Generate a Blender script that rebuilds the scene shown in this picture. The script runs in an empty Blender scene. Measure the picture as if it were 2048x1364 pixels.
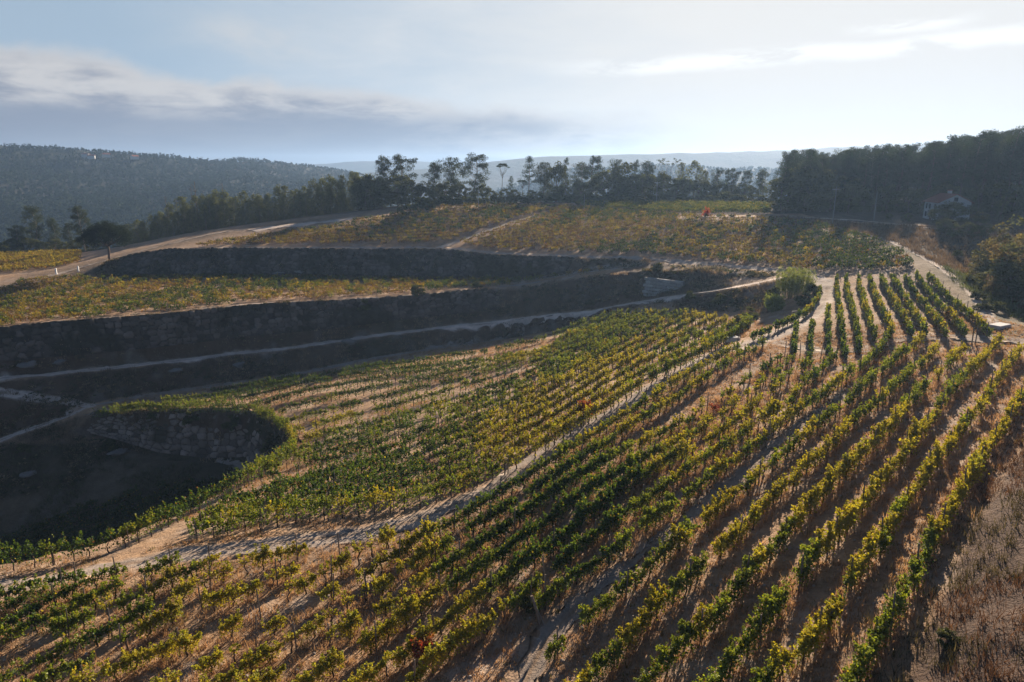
import bpy, math, random
import numpy as np

rng = np.random.default_rng(11)
random.seed(5)
R = math.radians
SC = bpy.context.scene
COL = SC.collection

# ------------------------------------------------------------------ camera
F = 1365.33                     # focal length in photograph pixels (24 mm on 36 mm)
TH = R(14.07)                   # pitch below the horizon
cam = bpy.data.cameras.new("camera")
cam.lens, cam.sensor_width, cam.clip_start, cam.clip_end = 24.0, 36.0, 0.5, 12000.0
cam_ob = bpy.data.objects.new("camera", cam)
COL.objects.link(cam_ob)
cam_ob.location = (0, 0, 0)
cam_ob.rotation_euler = (R(90) - TH, 0, 0)
SC.camera = cam_ob

# ------------------------------------------------------------------ light and sky
SUN_AZ, SUN_EL = R(26.0), R(20.5)       # azimuth clockwise from +Y
SUN_STRENGTH, SKY_STRENGTH, EXPOSURE = 5.0, 0.05, 1.35
sd = bpy.data.lights.new("sun", 'SUN')
sd.energy, sd.angle, sd.color = SUN_STRENGTH, R(0.53), (1.0, 0.84, 0.66)
so = bpy.data.objects.new("sun", sd)
COL.objects.link(so)
so.rotation_euler = (R(90) - SUN_EL, 0, math.pi - SUN_AZ)
so.location = (60, 120, 60)

world = bpy.data.worlds.new("World")
SC.world = world
world.use_nodes = True
NT = world.node_tree
NT.nodes.clear()


class NB:
    """small helper for node trees"""
    def __init__(self, nt):
        self.nt = nt

    def n(self, t, **kw):
        nd = self.nt.nodes.new(t)
        for k, v in kw.items():
            setattr(nd, k, v)
        return nd

    def put(self, sock, v):
        if hasattr(v, 'is_output') or isinstance(v, bpy.types.NodeSocket):
            self.nt.links.new(v, sock)
        else:
            sock.default_value = v

    def m(self, op, a, b=None, c=None, clamp=False):
        nd = self.n('ShaderNodeMath', operation=op, use_clamp=clamp)
        for i, v in enumerate((a, b, c)):
            if v is not None:
                self.put(nd.inputs[i], v)
        return nd.outputs[0]

    def ss(self, x, lo, hi):
        nd = self.n('ShaderNodeMapRange', interpolation_type='SMOOTHSTEP')
        self.put(nd.inputs[0], x)
        nd.inputs[1].default_value, nd.inputs[2].default_value = lo, hi
        return nd.outputs[0]

    def mix(self, f, a, b, mode='MIX'):
        nd = self.n('ShaderNodeMix', data_type='RGBA', blend_type=mode)
        self.put(nd.inputs[0], f)
        self.put(nd.inputs[6], a)
        self.put(nd.inputs[7], b)
        return nd.outputs[2]

    def noise(self, vec, scale, detail=4.0, rough=0.55, dist=0.0, dim='3D'):
        nd = self.n('ShaderNodeTexNoise', noise_dimensions=dim)
        if vec is not None:
            self.put(nd.inputs['Vector'], vec)
        nd.inputs['Scale'].default_value = scale
        nd.inputs['Detail'].default_value = detail
        nd.inputs['Roughness'].default_value = rough
        nd.inputs['Distortion'].default_value = dist
        return nd.outputs[0]

    def xyz(self, x, y, z):
        nd = self.n('ShaderNodeCombineXYZ')
        for i, v in enumerate((x, y, z)):
            self.put(nd.inputs[i], v)
        return nd.outputs[0]


def build_sky():
    b = NB(NT)
    sky = b.n('ShaderNodeTexSky', sky_type='NISHITA', sun_disc=False)
    sky.sun_elevation, sky.sun_rotation = SUN_EL, SUN_AZ
    sky.altitude, sky.air_density, sky.dust_density, sky.ozone_density = 200, 0.55, 0.5, 2.0
    tc = b.n('ShaderNodeTexCoord')
    sp = b.n('ShaderNodeSeparateXYZ')
    NT.links.new(tc.outputs['Generated'], sp.inputs[0])
    az = b.m('MULTIPLY', b.m('ARCTAN2', sp.outputs[0], sp.outputs[1]), 57.2958)
    el = b.m('MULTIPLY', b.m('ARCSINE', sp.outputs[2]), 57.2958)
    p = b.xyz(az, b.m('MULTIPLY', el, 1.5), 0.0)
    p2 = b.xyz(az, b.m('MULTIPLY', el, 4.0), 3.0)
    n1 = b.noise(p, 0.11, 7, 0.58, 0.3)
    n2 = b.noise(p2, 0.075, 6, 0.6, 0.3)
    n3 = b.noise(p2, 0.16, 5, 0.6, 0.2)
    # thin white veil, thicker towards the sun
    veil = b.ss(b.m('ADD', az, b.m('MULTIPLY', b.m('SUBTRACT', n2, 0.5), 30.0)), -32.0, 20.0)
    side = b.m('MULTIPLY', b.ss(az, 75.0, 48.0), b.ss(az, -80.0, -52.0))
    c = sky.outputs[0]
    c = b.mix(b.m('MULTIPLY', b.m('MULTIPLY', b.ss(el, 30.0, 10.0), side), 0.85), c, PALE_BLUE)
    c = b.mix(b.m('MULTIPLY', b.m('MULTIPLY', b.m('MULTIPLY', veil, 1.0), b.ss(el, 24.0, 13.0)), side), c, VEIL)
    # high white patch left of centre
    pt = b.m('MULTIPLY', b.ss(b.m('ABSOLUTE', b.m('SUBTRACT', el, b.m('ADD', 9.6, b.m('MULTIPLY', az, 0.02)))), 2.6, 0.3),
             b.ss(b.m('ABSOLUTE', b.m('ADD', az, 17.0)), 11.0, 3.0))
    c = b.mix(b.m('MULTIPLY', pt, b.m('MULTIPLY', b.ss(n1, 0.42, 0.72), 0.75)), c, PATCH)
    # grey bank low on the left; its upper edge is billowed and lit
    edge = b.m('ADD', b.m('ADD', 5.0, b.m('MULTIPLY', az, -0.088)), b.m('MULTIPLY', b.m('SUBTRACT', n1, 0.5), 4.2))
    depth = b.m('SUBTRACT', edge, el)
    body = b.m('MULTIPLY', b.m('MULTIPLY', b.ss(depth, -0.25, 1.0), b.ss(az, 20.0, -6.0)), side)
    shade = b.m('MULTIPLY', b.ss(depth, 0.3, 1.8), b.ss(n3, 0.66, 0.38))
    cc = b.mix(shade, BANK_LIT, BANK_DARK)
    c = b.mix(b.m('MULTIPLY', body, 0.95), c, cc)
    # lower grey sheet
    low_e = b.m('ADD', el, b.m('MULTIPLY', b.m('SUBTRACT', n2, 0.5), 2.0))
    low = b.m('MULTIPLY', b.m('MULTIPLY', b.ss(low_e, 4.9, 3.4), b.ss(az, 14.0, -16.0)), side)
    c = b.mix(b.m('MULTIPLY', low, 0.9), c, BANK_LOW)
    # white streaks on the right
    st_el = b.m('ADD', b.m('ADD', 7.6, b.m('MULTIPLY', az, 0.022)), b.m('MULTIPLY', b.m('SUBTRACT', n1, 0.5), 1.2))
    st = b.m('MULTIPLY', b.ss(b.m('ABSOLUTE', b.m('SUBTRACT', el, st_el)), 0.85, 0.15), b.ss(az, 0.0, 13.0))
    c = b.mix(b.m('MULTIPLY', st, b.ss(n3, 0.38, 0.54)), c, STREAK)
    st2 = b.m('MULTIPLY', b.ss(b.m('ABSOLUTE', b.m('SUBTRACT', el, 9.5)), 0.7, 0.05),
              b.ss(b.m('ABSOLUTE', b.m('SUBTRACT', az, 28.3)), 5.0, 1.0))
    c = b.mix(b.m('MULTIPLY', st2, b.ss(n3, 0.36, 0.55)), c, STREAK)
    bg = b.n('ShaderNodeBackground')
    NT.links.new(c, bg.inputs[0])
    bg.inputs[1].default_value = SKY_STRENGTH
    out = b.n('ShaderNodeOutputWorld')
    NT.links.new(bg.outputs[0], out.inputs[0])


K = 2 ** -EXPOSURE / SKY_STRENGTH
VEIL = (0.81 * K, 0.80 * K, 0.785 * K, 1)
PALE_BLUE = (0.39 * K, 0.50 * K, 0.60 * K, 1)
PATCH = (0.62 * K, 0.64 * K, 0.66 * K, 1)
BANK_LIT = (0.62 * K, 0.61 * K, 0.61 * K, 1)
BANK_DARK = (0.30 * K, 0.325 * K, 0.395 * K, 1)
BANK_LOW = (0.25 * K, 0.295 * K, 0.385 * K, 1)
STREAK = (0.98 * K, 0.97 * K, 0.96 * K, 1)
build_sky()

SC.view_settings.view_transform = 'Standard'
SC.view_settings.look = 'None'
SC.view_settings.exposure = EXPOSURE
SC.view_settings.gamma = 1.0
SC.view_settings.use_curve_mapping = False
SC.cycles.max_bounces = 6
SC.cycles.diffuse_bounces = 3
SC.cycles.glossy_bounces = 2
SC.cycles.transmission_bounces = 3
SC.cycles.volume_bounces = 1
SC.cycles.sample_clamp_indirect = 6.0

# ------------------------------------------------------------------ helpers: geometry
def ray(u, v):
    p, q = (u - 1024) / F, (682 - v) / F
    return np.array([p, math.cos(TH) + q * math.sin(TH), q * math.cos(TH) - math.sin(TH)])


def at(u, v, Y):
    r = ray(u, v)
    return r * (Y / r[1])


def px(P):
    """world points -> photograph pixels"""
    P = np.atleast_2d(P)
    d = P[:, 1] * math.cos(TH) - P[:, 2] * math.sin(TH)
    h = P[:, 1] * math.sin(TH) + P[:, 2] * math.cos(TH)
    return 1024 + F * P[:, 0] / d, 682 - F * h / d


def resample(pts, step):
    pts = np.asarray(pts, float)
    seg = np.linalg.norm(np.diff(pts[:, :2], axis=0), axis=1)
    s = np.concatenate([[0], np.cumsum(seg)])
    n = max(2, int(round(s[-1] / step)) + 1)
    t = np.linspace(0, s[-1], n)
    return np.stack([np.interp(t, s, pts[:, k]) for k in range(pts.shape[1])], 1)


def smooth_poly(pts, it=2):
    pts = np.asarray(pts, float)
    for _ in range(it):
        a = pts[:-1] * .75 + pts[1:] * .25
        b = pts[:-1] * .25 + pts[1:] * .75
        mid = np.empty((len(a) * 2, pts.shape[1]))
        mid[0::2], mid[1::2] = a, b
        pts = np.concatenate([pts[:1], mid, pts[-1:]])
    return pts


def normals2(pts):
    t = np.gradient(pts[:, :2], axis=0)
    t /= np.linalg.norm(t, axis=1, keepdims=True) + 1e-9
    return np.stack([-t[:, 1], t[:, 0]], 1)


def offset(pts, d, dz=0.0):
    pts = np.array(pts, float)
    n = normals2(pts)
    o = pts.copy()
    o[:, :2] += n * d
    if o.shape[1] > 2:
        o[:, 2] += dz
    return o


TAB = np.random.default_rng(3).random((256, 256))


def vn(x, y, s, k=0):
    """value noise in -1..1, wavelength s"""
    x = np.asarray(x, float) / s + 17.3 * k + 1000
    y = np.asarray(y, float) / s + 41.7 * k + 1000
    xi, yi = np.floor(x).astype(int), np.floor(y).astype(int)
    fx, fy = x - xi, y - yi
    fx, fy = fx * fx * (3 - 2 * fx), fy * fy * (3 - 2 * fy)
    a, b = TAB[xi % 256, yi % 256], TAB[(xi + 1) % 256, yi % 256]
    c, d = TAB[xi % 256, (yi + 1) % 256], TAB[(xi + 1) % 256, (yi + 1) % 256]
    return ((a * (1 - fx) + b * fx) * (1 - fy) + (c * (1 - fx) + d * fx) * fy) * 2 - 1


def fbm(x, y, s, o=4, k=0):
    r, a = 0, 1.0
    for i in range(o):
        r = r + a * vn(x, y, s / 2 ** i, k + i)
        a *= 0.5
    return r / 1.9


# ------------------------------------------------------------------ terrain: control lines
def L(*pts):
    return np.array([at(*p) for p in pts])


W1_TOP = L((215, 522, 177), (240, 515, 177), (330, 500, 180), (500, 498, 178), (700, 500, 176), (880, 500, 176),
           (1000, 512, 167), (1150, 516, 159), (1280, 521, 150), (1400, 531, 137), (1560, 546, 122))
W1_TOE = L((150, 556, 171), (180, 553, 171), (300, 556, 171), (560, 555, 170), (800, 560, 168), (950, 560, 164),
           (1070, 559, 159), (1200, 541, 152.5), (1290, 529, 148))
W2_TOP = L((-260, 675, 112), (0, 655, 117), (100, 645, 121), (300, 630, 128), (500, 610, 138), (700, 600, 142.5), (850, 590, 146),
           (1000, 576, 151), (1080, 566, 153.5), (1200, 550, 147), (1300, 541, 141), (1400, 540, 132), (1550, 551, 121))
T2 = L((-260, 775, 106), (0, 757, 112), (200, 740, 119), (400, 715, 128), (600, 693, 134.5), (800, 665, 139), (1000, 643, 142), (1180, 622, 140),
       (1300, 600, 132), (1400, 585, 123), (1500, 570, 118), (1568, 556, 116))
T3 = L((190, 810, 112), (400, 775, 122), (620, 745, 128), (740, 718, 132), (900, 692, 137.5), (1050, 672, 139.3), (1150, 652, 138),
       (1200, 632, 136))
T3B = L((-260, 770, 108.5), (0, 785, 109.5), (100, 797, 110.5), (190, 810, 112))
T3C = L((190, 810, 112), (120, 838, 108), (0, 880, 103), (-160, 945, 95))
F_BACK = L((1205, 630, 135), (1260, 620, 132.5), (1310, 618, 129.5), (1360, 620, 124), (1420, 625, 117), (1500, 640, 104), (1545, 655, 94))
L1 = L((-150, 1190, 41), (60, 1165, 43), (300, 1115, 45), (560, 1085, 45), (800, 1055, 46), (960, 990, 49.5), (1100, 900, 56),
       (1210, 830, 62), (1330, 760, 70), (1440, 700, 79), (1540, 674, 84), (1620, 635, 92), (1652, 600, 102), (1655, 565, 113),
       (1600, 549, 119))
EDGE = L((190, 822, 110), (230, 826, 108), (330, 821, 106), (450, 819, 104), (520, 827, 100), (560, 848, 95), (585, 868, 89), (592, 885, 85), (575, 908, 80),
         (550, 925, 77), (500, 952, 71.5), (450, 977, 66), (350, 1035, 57.5), (200, 1089, 50), (0, 1128, 46), (-160, 1150, 44))
W4_TOE = L((180, 868, 106), (240, 885, 105.5), (320, 910, 103.5), (420, 922, 102), (500, 918, 100))
W4_TOE = np.vstack([W4_TOE, [[-37, 92, -46.5], [-35, 84, -48], [-38, 75, -48.5], [-44, 67, -48.5], [-50, 58, -47], [-55, 48, -45]]])
PIT = L((0, 1000, 93), (100, 992, 94.5), (200, 985, 95), (330, 990, 93))
PIT2 = L((-160, 1090, 84), (0, 1090, 85), (200, 1040, 90), (330, 1000, 92.5))
PLAT_BACK = L((700, 440, 200), (770, 428, 205), (850, 415, 210), (1000, 408, 222), (1200, 407, 223), (1400, 408, 216), (1540, 410, 204))
TOP_ROAD = L((1400, 432, 178), (1520, 432, 170), (1640, 436, 163), (1740, 440, 157), (1850, 455, 143), (1980, 466, 133), (2080, 470, 128))
R_TRACK = L((1995, 655, 76), (1960, 605, 90), (1930, 570, 100), (1895, 543, 108), (1855, 518, 119), (1800, 490, 132), (1740, 470, 143), (1700, 460, 149), (1650, 450, 155), (1600, 441, 161))
BLOCK_TOP = L((1672, 560, 113), (1760, 552, 111), (1860, 553, 107))
BLOCK_BOT = L((1545, 690, 81), (1640, 705, 76), (1740, 700, 76), (1800, 672, 77.5), (1880, 668, 76), (1980, 664, 75))
R5 = L((-120, 590, 152), (0, 575, 160), (110, 550, 175), (200, 525, 184), (300, 497, 191), (430, 464, 204), (560, 452, 208), (700, 436, 209), (840, 423, 212))
LEFT_F = L((-120, 556, 180), (0, 545, 188), (150, 528, 195))
LEFT_B = L((-120, 520, 216), (0, 511, 225), (150, 505, 218))
PLANT = L((200, 500, 222), (250, 490, 225), (400, 460, 230), (600, 433, 232), (750, 416, 233), (830, 405, 237), (1000, 403, 240), (1540, 404, 225))
FIELD_BOT = np.array([[-60, 30, -29.5], [-44, 32, -28.8], [-29.5, 32.8, -28.1], [-12, 30, -26], [2, 29, -24.7], [10, 25.5, -21.8], [14.8, 23.0, -20.2]])
FIELD_BOT2 = np.array([[-60, 8, -28], [-29, 14, -27], [0, 10, -22.8], [12, 6, -19.5]])
BANK_TOE = np.array([[8, 8, -20.5], [13.5, 21.5, -20.3], [19.3, 28, -19.6], [27.8, 37, -19.1], [37.6, 47, -18.6], [50, 58, -18.1], [61, 70, -17.5]])
BANK_TOP = np.array([[18, 2, -12.5], [23.5, 17.5, -13.4], [31, 26.5, -13.2], [40, 35, -12.6], [52, 45, -12], [66, 58, -11], [77, 72, -10.5], [80, 84, -10.5], [84, 98, -10],
                     [94, 113, -10], [100, 126, -11.2]])
RAVINE = np.array([[62, 76, -18.2], [66, 88, -18.8], [71, 100, -18.6], [77, 112, -17.5], [84, 122, -15.5]])
OUT = [np.array([[-160, 110, -44], [-160, 60, -47], [-130, 20, -46], [-90, 10, -40]]),
       np.array([[-85, 76, -53], [-75, 66, -53], [-64, 60, -52], [-56, 70, -52], [-48, 78, -51]]),
       np.array([[-160, 298, -52], [-60, 298, -40], [40, 298, -30], [120, 298, -16], [175, 298, -10]]),
       np.array([[175, 10, -4], [175, 120, -6], [175, 200, -7], [175, 290, -10]]),
       np.array([[60, 185, -10.8], [90, 172, -11], [110, 160, -11], [140, 150, -9]]),
       np.array([[75, 235, -10.5], [110, 235, -9.5], [150, 230, -8]]),
       np.array([[130, 60, -4], [130, 100, -6]])]

LINES = [W1_TOP, W1_TOE, W2_TOP, T2, offset(T2, 1.7), offset(T2, -1.7), T3, offset(T3, 1.3), offset(T3, -1.3), T3B, offset(T3B, 1.2), offset(T3B, -1.2), T3C, offset(T3C, 1.2), offset(T3C, -1.2),
         F_BACK, L1, EDGE, offset(EDGE, 0.9), W4_TOE, PIT, PIT2, PLAT_BACK,
         TOP_ROAD, offset(TOP_ROAD, 2), R_TRACK, offset(R_TRACK, 1.5), offset(R_TRACK, -1.5), BLOCK_TOP, BLOCK_BOT, R5, LEFT_F, LEFT_B, PLANT, FIELD_BOT, FIELD_BOT2, BANK_TOE, BANK_TOP, RAVINE] + OUT
HARD = [W1_TOP, W1_TOE, W2_TOP, T2, T3, EDGE, W4_TOE, T3C, BANK_TOE]
X0, X1, Y0, Y1 = -160.0, 175.0, 0.0, 300.0


def blur(a, n):
    for _ in range(n):
        p = np.pad(a, 1, mode='edge')
        a = (p[:-2, 1:-1] + p[2:, 1:-1] + p[1:-1, :-2] + p[1:-1, 2:] + 4 * a) / 8
    return a


def solve(step, prev, iters):
    nx, ny = int((X1 - X0) / step) + 1, int((Y1 - Y0) / step) + 1
    acc, cnt = np.zeros((ny, nx)), np.zeros((ny, nx))
    for ln in LINES:
        p = resample(ln, step * 0.4)
        i = np.round((p[:, 0] - X0) / step).astype(int)
        j = np.round((p[:, 1] - Y0) / step).astype(int)
        ok = (i >= 0) & (i < nx) & (j >= 0) & (j < ny)
        np.add.at(acc, (j[ok], i[ok]), p[ok, 2])
        np.add.at(cnt, (j[ok], i[ok]), 1)
    fix = cnt > 0
    val = acc / np.maximum(cnt, 1)
    if prev is None:
        z = np.full((ny, nx), val[fix].mean())
    else:
        jj = np.clip(np.linspace(0, prev.shape[0] - 1, ny), 0, prev.shape[0] - 1)
        ii = np.clip(np.linspace(0, prev.shape[1] - 1, nx), 0, prev.shape[1] - 1)
        j0 = np.minimum(jj.astype(int), prev.shape[0] - 2)
        i0 = np.minimum(ii.astype(int), prev.shape[1] - 2)
        fj, fi = (jj - j0)[:, None], (ii - i0)[None]
        z = (prev[j0][:, i0] * (1 - fj) * (1 - fi) + prev[j0][:, i0 + 1] * (1 - fj) * fi
             + prev[j0 + 1][:, i0] * fj * (1 - fi) + prev[j0 + 1][:, i0 + 1] * fj * fi)
    z[fix] = val[fix]
    for _ in range(iters):
        p = np.pad(z, 1, mode='edge')
        z = (p[:-2, 1:-1] + p[2:, 1:-1] + p[1:-1, :-2] + p[1:-1, 2:]) / 4
        z[fix] = val[fix]
    return z


Z = None
for st, it in ((16, 300), (8, 300), (4, 300), (2, 250), (1, 200), (0.5, 120)):
    Z = solve(st, Z, it)
GS = 0.5
hard = np.zeros_like(Z)
for ln in HARD:
    p = resample(ln, 0.3)
    i = np.clip(np.round((p[:, 0] - X0) / GS).astype(int), 0, Z.shape[1] - 1)
    j = np.clip(np.round((p[:, 1] - Y0) / GS).astype(int), 0, Z.shape[0] - 1)
    hard[j, i] = 1
hard = np.clip(blur(hard, 14) * 16, 0, 1)
Z = Z * hard + blur(Z, 60) * (1 - hard)
Z = blur(Z, 1)
gy, gx = np.gradient(Z, GS)
SLOPE = blur(np.hypot(gx, gy), 2)


def grid_at(A, x, y):
    x, y = np.asarray(x, float), np.asarray(y, float)
    fx = np.clip((x - X0) / GS, 0, A.shape[1] - 1.001)
    fy = np.clip((y - Y0) / GS, 0, A.shape[0] - 1.001)
    i, j = fx.astype(int), fy.astype(int)
    a, b = fx - i, fy - j
    return A[j, i] * (1 - a) * (1 - b) + A[j, i + 1] * a * (1 - b) + A[j + 1, i] * (1 - a) * b + A[j + 1, i + 1] * a * b


def zt(x, y):
    """ground height"""
    s = np.clip(grid_at(SLOPE, x, y), 0, 1.2)
    n = 0.06 * vn(x, y, 2.3, 1) + 0.035 * vn(x, y, 0.9, 2) + 0.10 * vn(x, y, 7, 3)
    n = n * (1 + 2.2 * np.clip((s - 0.35) * 2, 0, 1)) + np.clip((s - 0.45) * 2, 0, 1) * 0.25 * vn(x, y, 3.1, 5)
    return grid_at(Z, x, y) + n


def slope_at(x, y):
    return grid_at(SLOPE, x, y)


def hit(u, v, h=0.0):
    """point of the ground (raised by h) seen at a photograph pixel"""
    r = ray(u, v)
    t = np.concatenate([np.arange(12, 120, 0.25), np.arange(120, 330, 0.5)]) / r[1]
    P = t[:, None] * r
    below = P[:, 2] < zt(P[:, 0], P[:, 1]) + h
    k = int(np.argmax(below)) if below.any() else len(t) - 1
    p = P[k].copy()
    p[2] = zt(p[0], p[1])
    return p


def hits(pts, h=0.0):
    return np.array([hit(u, v, h) for u, v in pts])


# ------------------------------------------------------------------ helpers: meshes
def mesh_np(name, verts, faces, cols=None, smooth=False, uv=None):
    """faces: (n,k) array or list of such arrays"""
    if not isinstance(faces, list):
        faces = [faces]
    faces = [np.asarray(f, dtype=np.int32) for f in faces if len(f)]
    me = bpy.data.meshes.new(name)
    verts = np.asarray(verts, dtype=np.float32)
    me.vertices.add(len(verts))
    me.vertices.foreach_set('co', verts.ravel())
    loops = np.concatenate([f.ravel() for f in faces])
    tot = np.concatenate([np.full(len(f), f.shape[1], dtype=np.int32) for f in faces])
    start = np.concatenate([[0], np.cumsum(tot)[:-1]]).astype(np.int32)
    me.loops.add(len(loops))
    me.loops.foreach_set('vertex_index', loops)
    me.polygons.add(len(tot))
    me.polygons.foreach_set('loop_start', start)
    me.polygons.foreach_set('loop_total', tot)
    me.polygons.foreach_set('use_smooth', np.full(len(tot), smooth))
    if cols is not None:
        c = np.ones((len(verts), 4), dtype=np.float32)
        c[:, :3] = cols
        at_ = me.attributes.new('Col', 'FLOAT_COLOR', 'POINT')
        at_.data.foreach_set('color', c.ravel())
    me.update(calc_edges=True)
    return me


class MB:
    """collects tubes, boxes and loose faces into one mesh"""
    def __init__(self):
        self.v, self.q, self.t, self.c, self.n = [], [], [], [], 0

    def add(self, v, q=None, t=None, c=(1, 1, 1)):
        v = np.asarray(v, float)
        self.v.append(v)
        if q is not None and len(q):
            self.q.append(np.asarray(q) + self.n)
        if t is not None and len(t):
            self.t.append(np.asarray(t) + self.n)
        c = np.asarray(c, float)
        self.c.append(np.broadcast_to(c, (len(v), 3)) if c.ndim == 1 else c)
        self.n += len(v)

    def tube(self, path, rad, sides=6, c=(1, 1, 1)):
        path = np.asarray(path, float)
        rad = np.broadcast_to(np.asarray(rad, float), (len(path),))
        t = np.gradient(path, axis=0)
        t /= np.linalg.norm(t, axis=1, keepdims=True) + 1e-9
        ref = np.array([0.31, 0.77, 0.1])
        a = np.cross(t, ref)
        a /= np.linalg.norm(a, axis=1, keepdims=True) + 1e-9
        b = np.cross(t, a)
        ang = np.arange(sides) * 2 * math.pi / sides
        v = path[:, None] + rad[:, None, None] * (np.cos(ang)[None, :, None] * a[:, None] + np.sin(ang)[None, :, None] * b[:, None])
        n = len(path)
        i = np.arange(n - 1)[:, None] * sides
        j = np.arange(sides)[None]
        k = (j + 1) % sides
        q = np.stack([i + j, i + k, i + sides + k, i + sides + j], -1).reshape(-1, 4)
        vv = np.vstack([v.reshape(-1, 3), path[-1:], path[:1]])
        top = np.array([[(n - 1) * sides + jj, (n - 1) * sides + (jj + 1) % sides, n * sides] for jj in range(sides)])
        bot = np.array([[(jj + 1) % sides, jj, n * sides + 1] for jj in range(sides)])
        self.add(vv, q, np.vstack([top, bot]), c)

    def box(self, cx, cy, cz, sx, sy, sz, rz=0.0, c=(1, 1, 1)):
        v = np.array([[x, y, z] for z in (-.5, .5) for y in (-.5, .5) for x in (-.5, .5)]) * (sx, sy, sz)
        ca, sa = math.cos(rz), math.sin(rz)
        v = np.stack([v[:, 0] * ca - v[:, 1] * sa + cx, v[:, 0] * sa + v[:, 1] * ca + cy, v[:, 2] + cz], 1)
        self.add(v, [[0, 2, 3, 1], [4, 5, 7, 6], [0, 1, 5, 4], [2, 6, 7, 3], [0, 4, 6, 2], [1, 3, 7, 5]], None, c)

    def mesh(self, name, smooth=False):
        f = []
        if self.q:
            f.append(np.vstack(self.q))
        if self.t:
            f.append(np.vstack(self.t))
        return mesh_np(name, np.vstack(self.v), f, np.vstack(self.c), smooth)


def leaves(P, size, cols, up=0.0, aspect=0.8, droop=0.0, g=None):
    """kite-shaped leaf faces at points P -> verts, quads, cols"""
    g = g or rng
    n = len(P)
    d = g.normal(size=(n, 3))
    d[:, 2] -= droop
    d /= np.linalg.norm(d, axis=1, keepdims=True)
    m = g.normal(size=(n, 3))
    m[:, 2] += up
    w = np.cross(d, m)
    w /= np.linalg.norm(w, axis=1, keepdims=True) + 1e-9
    nn = np.cross(d, w)
    s = (np.asarray(size) * g.uniform(0.65, 1.3, n))[:, None]
    a = P - d * s * 0.5
    b = P + w * s * aspect * 0.5 + nn * s * 0.12 - d * s * 0.08
    c = P + d * s * 0.5
    e = P - w * s * aspect * 0.5 + nn * s * 0.12 - d * s * 0.08
    v = np.stack([a, b, c, e], 1).reshape(-1, 3)
    q = np.arange(4 * n).reshape(n, 4)
    return v, q, np.repeat(np.asarray(cols), 4, axis=0)


def link(name, me, mat=None, parent=None, loc=None):
    o = bpy.data.objects.new(name, me)
    COL.objects.link(o)
    if mat is not None and me is not None and not me.materials:
        me.materials.append(mat)
    if parent is not None:
        o.parent = parent
    if loc is not None:
        o.location = loc
    return o


def tag(o, label=None, cat=None, group=None, kind=None):
    if label:
        o['label'] = label
    if cat:
        o['category'] = cat
    if group:
        o['group'] = group
    if kind:
        o['kind'] = kind
    return o


def thing(name, label, cat, loc, group=None, rz=0.0, scale=None):
    o = bpy.data.objects.new(name, None)
    COL.objects.link(o)
    o.empty_display_size = 0.3
    o.location = loc
    o.rotation_euler = (0, 0, rz)
    if scale is not None:
        o.scale = scale
    return tag(o, label, cat, group)


def ordinal(n):
    return str(n) + ('th' if 10 <= n % 100 <= 20 else {1: 'st', 2: 'nd', 3: 'rd'}.get(n % 10, 'th'))


ORD = ['first', 'second', 'third', 'fourth', 'fifth', 'sixth', 'seventh', 'eighth', 'ninth', 'tenth', 'eleventh', 'twelfth',
       'thirteenth', 'fourteenth', 'fifteenth', 'sixteenth']

# ------------------------------------------------------------------ materials
def new_mat(name):
    m = bpy.data.materials.new(name)
    m.use_nodes = True
    m.node_tree.nodes.clear()
    return m, NB(m.node_tree)


def leaf_mat(name, trans=0.45, gloss=0.06, tint=(1.25, 1.2, 0.55)):
    m, b = new_mat(name)
    at_ = b.n('ShaderNodeAttribute', attribute_name='Col')
    inf = b.n('ShaderNodeObjectInfo')
    hs = b.n('ShaderNodeHueSaturation')
    b.put(hs.inputs['Value'], b.m('ADD', 0.82, b.m('MULTIPLY', inf.outputs['Random'], 0.36)))
    b.put(hs.inputs['Color'], at_.outputs['Color'])
    col = hs.outputs[0]
    df = b.n('ShaderNodeBsdfDiffuse')
    b.put(df.inputs[0], col)
    tr = b.n('ShaderNodeBsdfTranslucent')
    b.put(tr.inputs[0], b.mix(1.0, col, (*tint, 1), 'MULTIPLY'))
    gl = b.n('ShaderNodeBsdfGlossy')
    gl.inputs['Roughness'].default_value = 0.5
    gl.inputs[0].default_value = (0.8, 0.85, 0.8, 1)
    m1 = b.n('ShaderNodeMixShader')
    m1.inputs[0].default_value = trans
    b.nt.links.new(df.outputs[0], m1.inputs[1])
    b.nt.links.new(tr.outputs[0], m1.inputs[2])
    m2 = b.n('ShaderNodeMixShader')
    m2.inputs[0].default_value = gloss
    b.nt.links.new(m1.outputs[0], m2.inputs[1])
    b.nt.links.new(gl.outputs[0], m2.inputs[2])
    out = b.n('ShaderNodeOutputMaterial')
    b.nt.links.new(m2.outputs[0], out.inputs[0])
    return m


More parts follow.
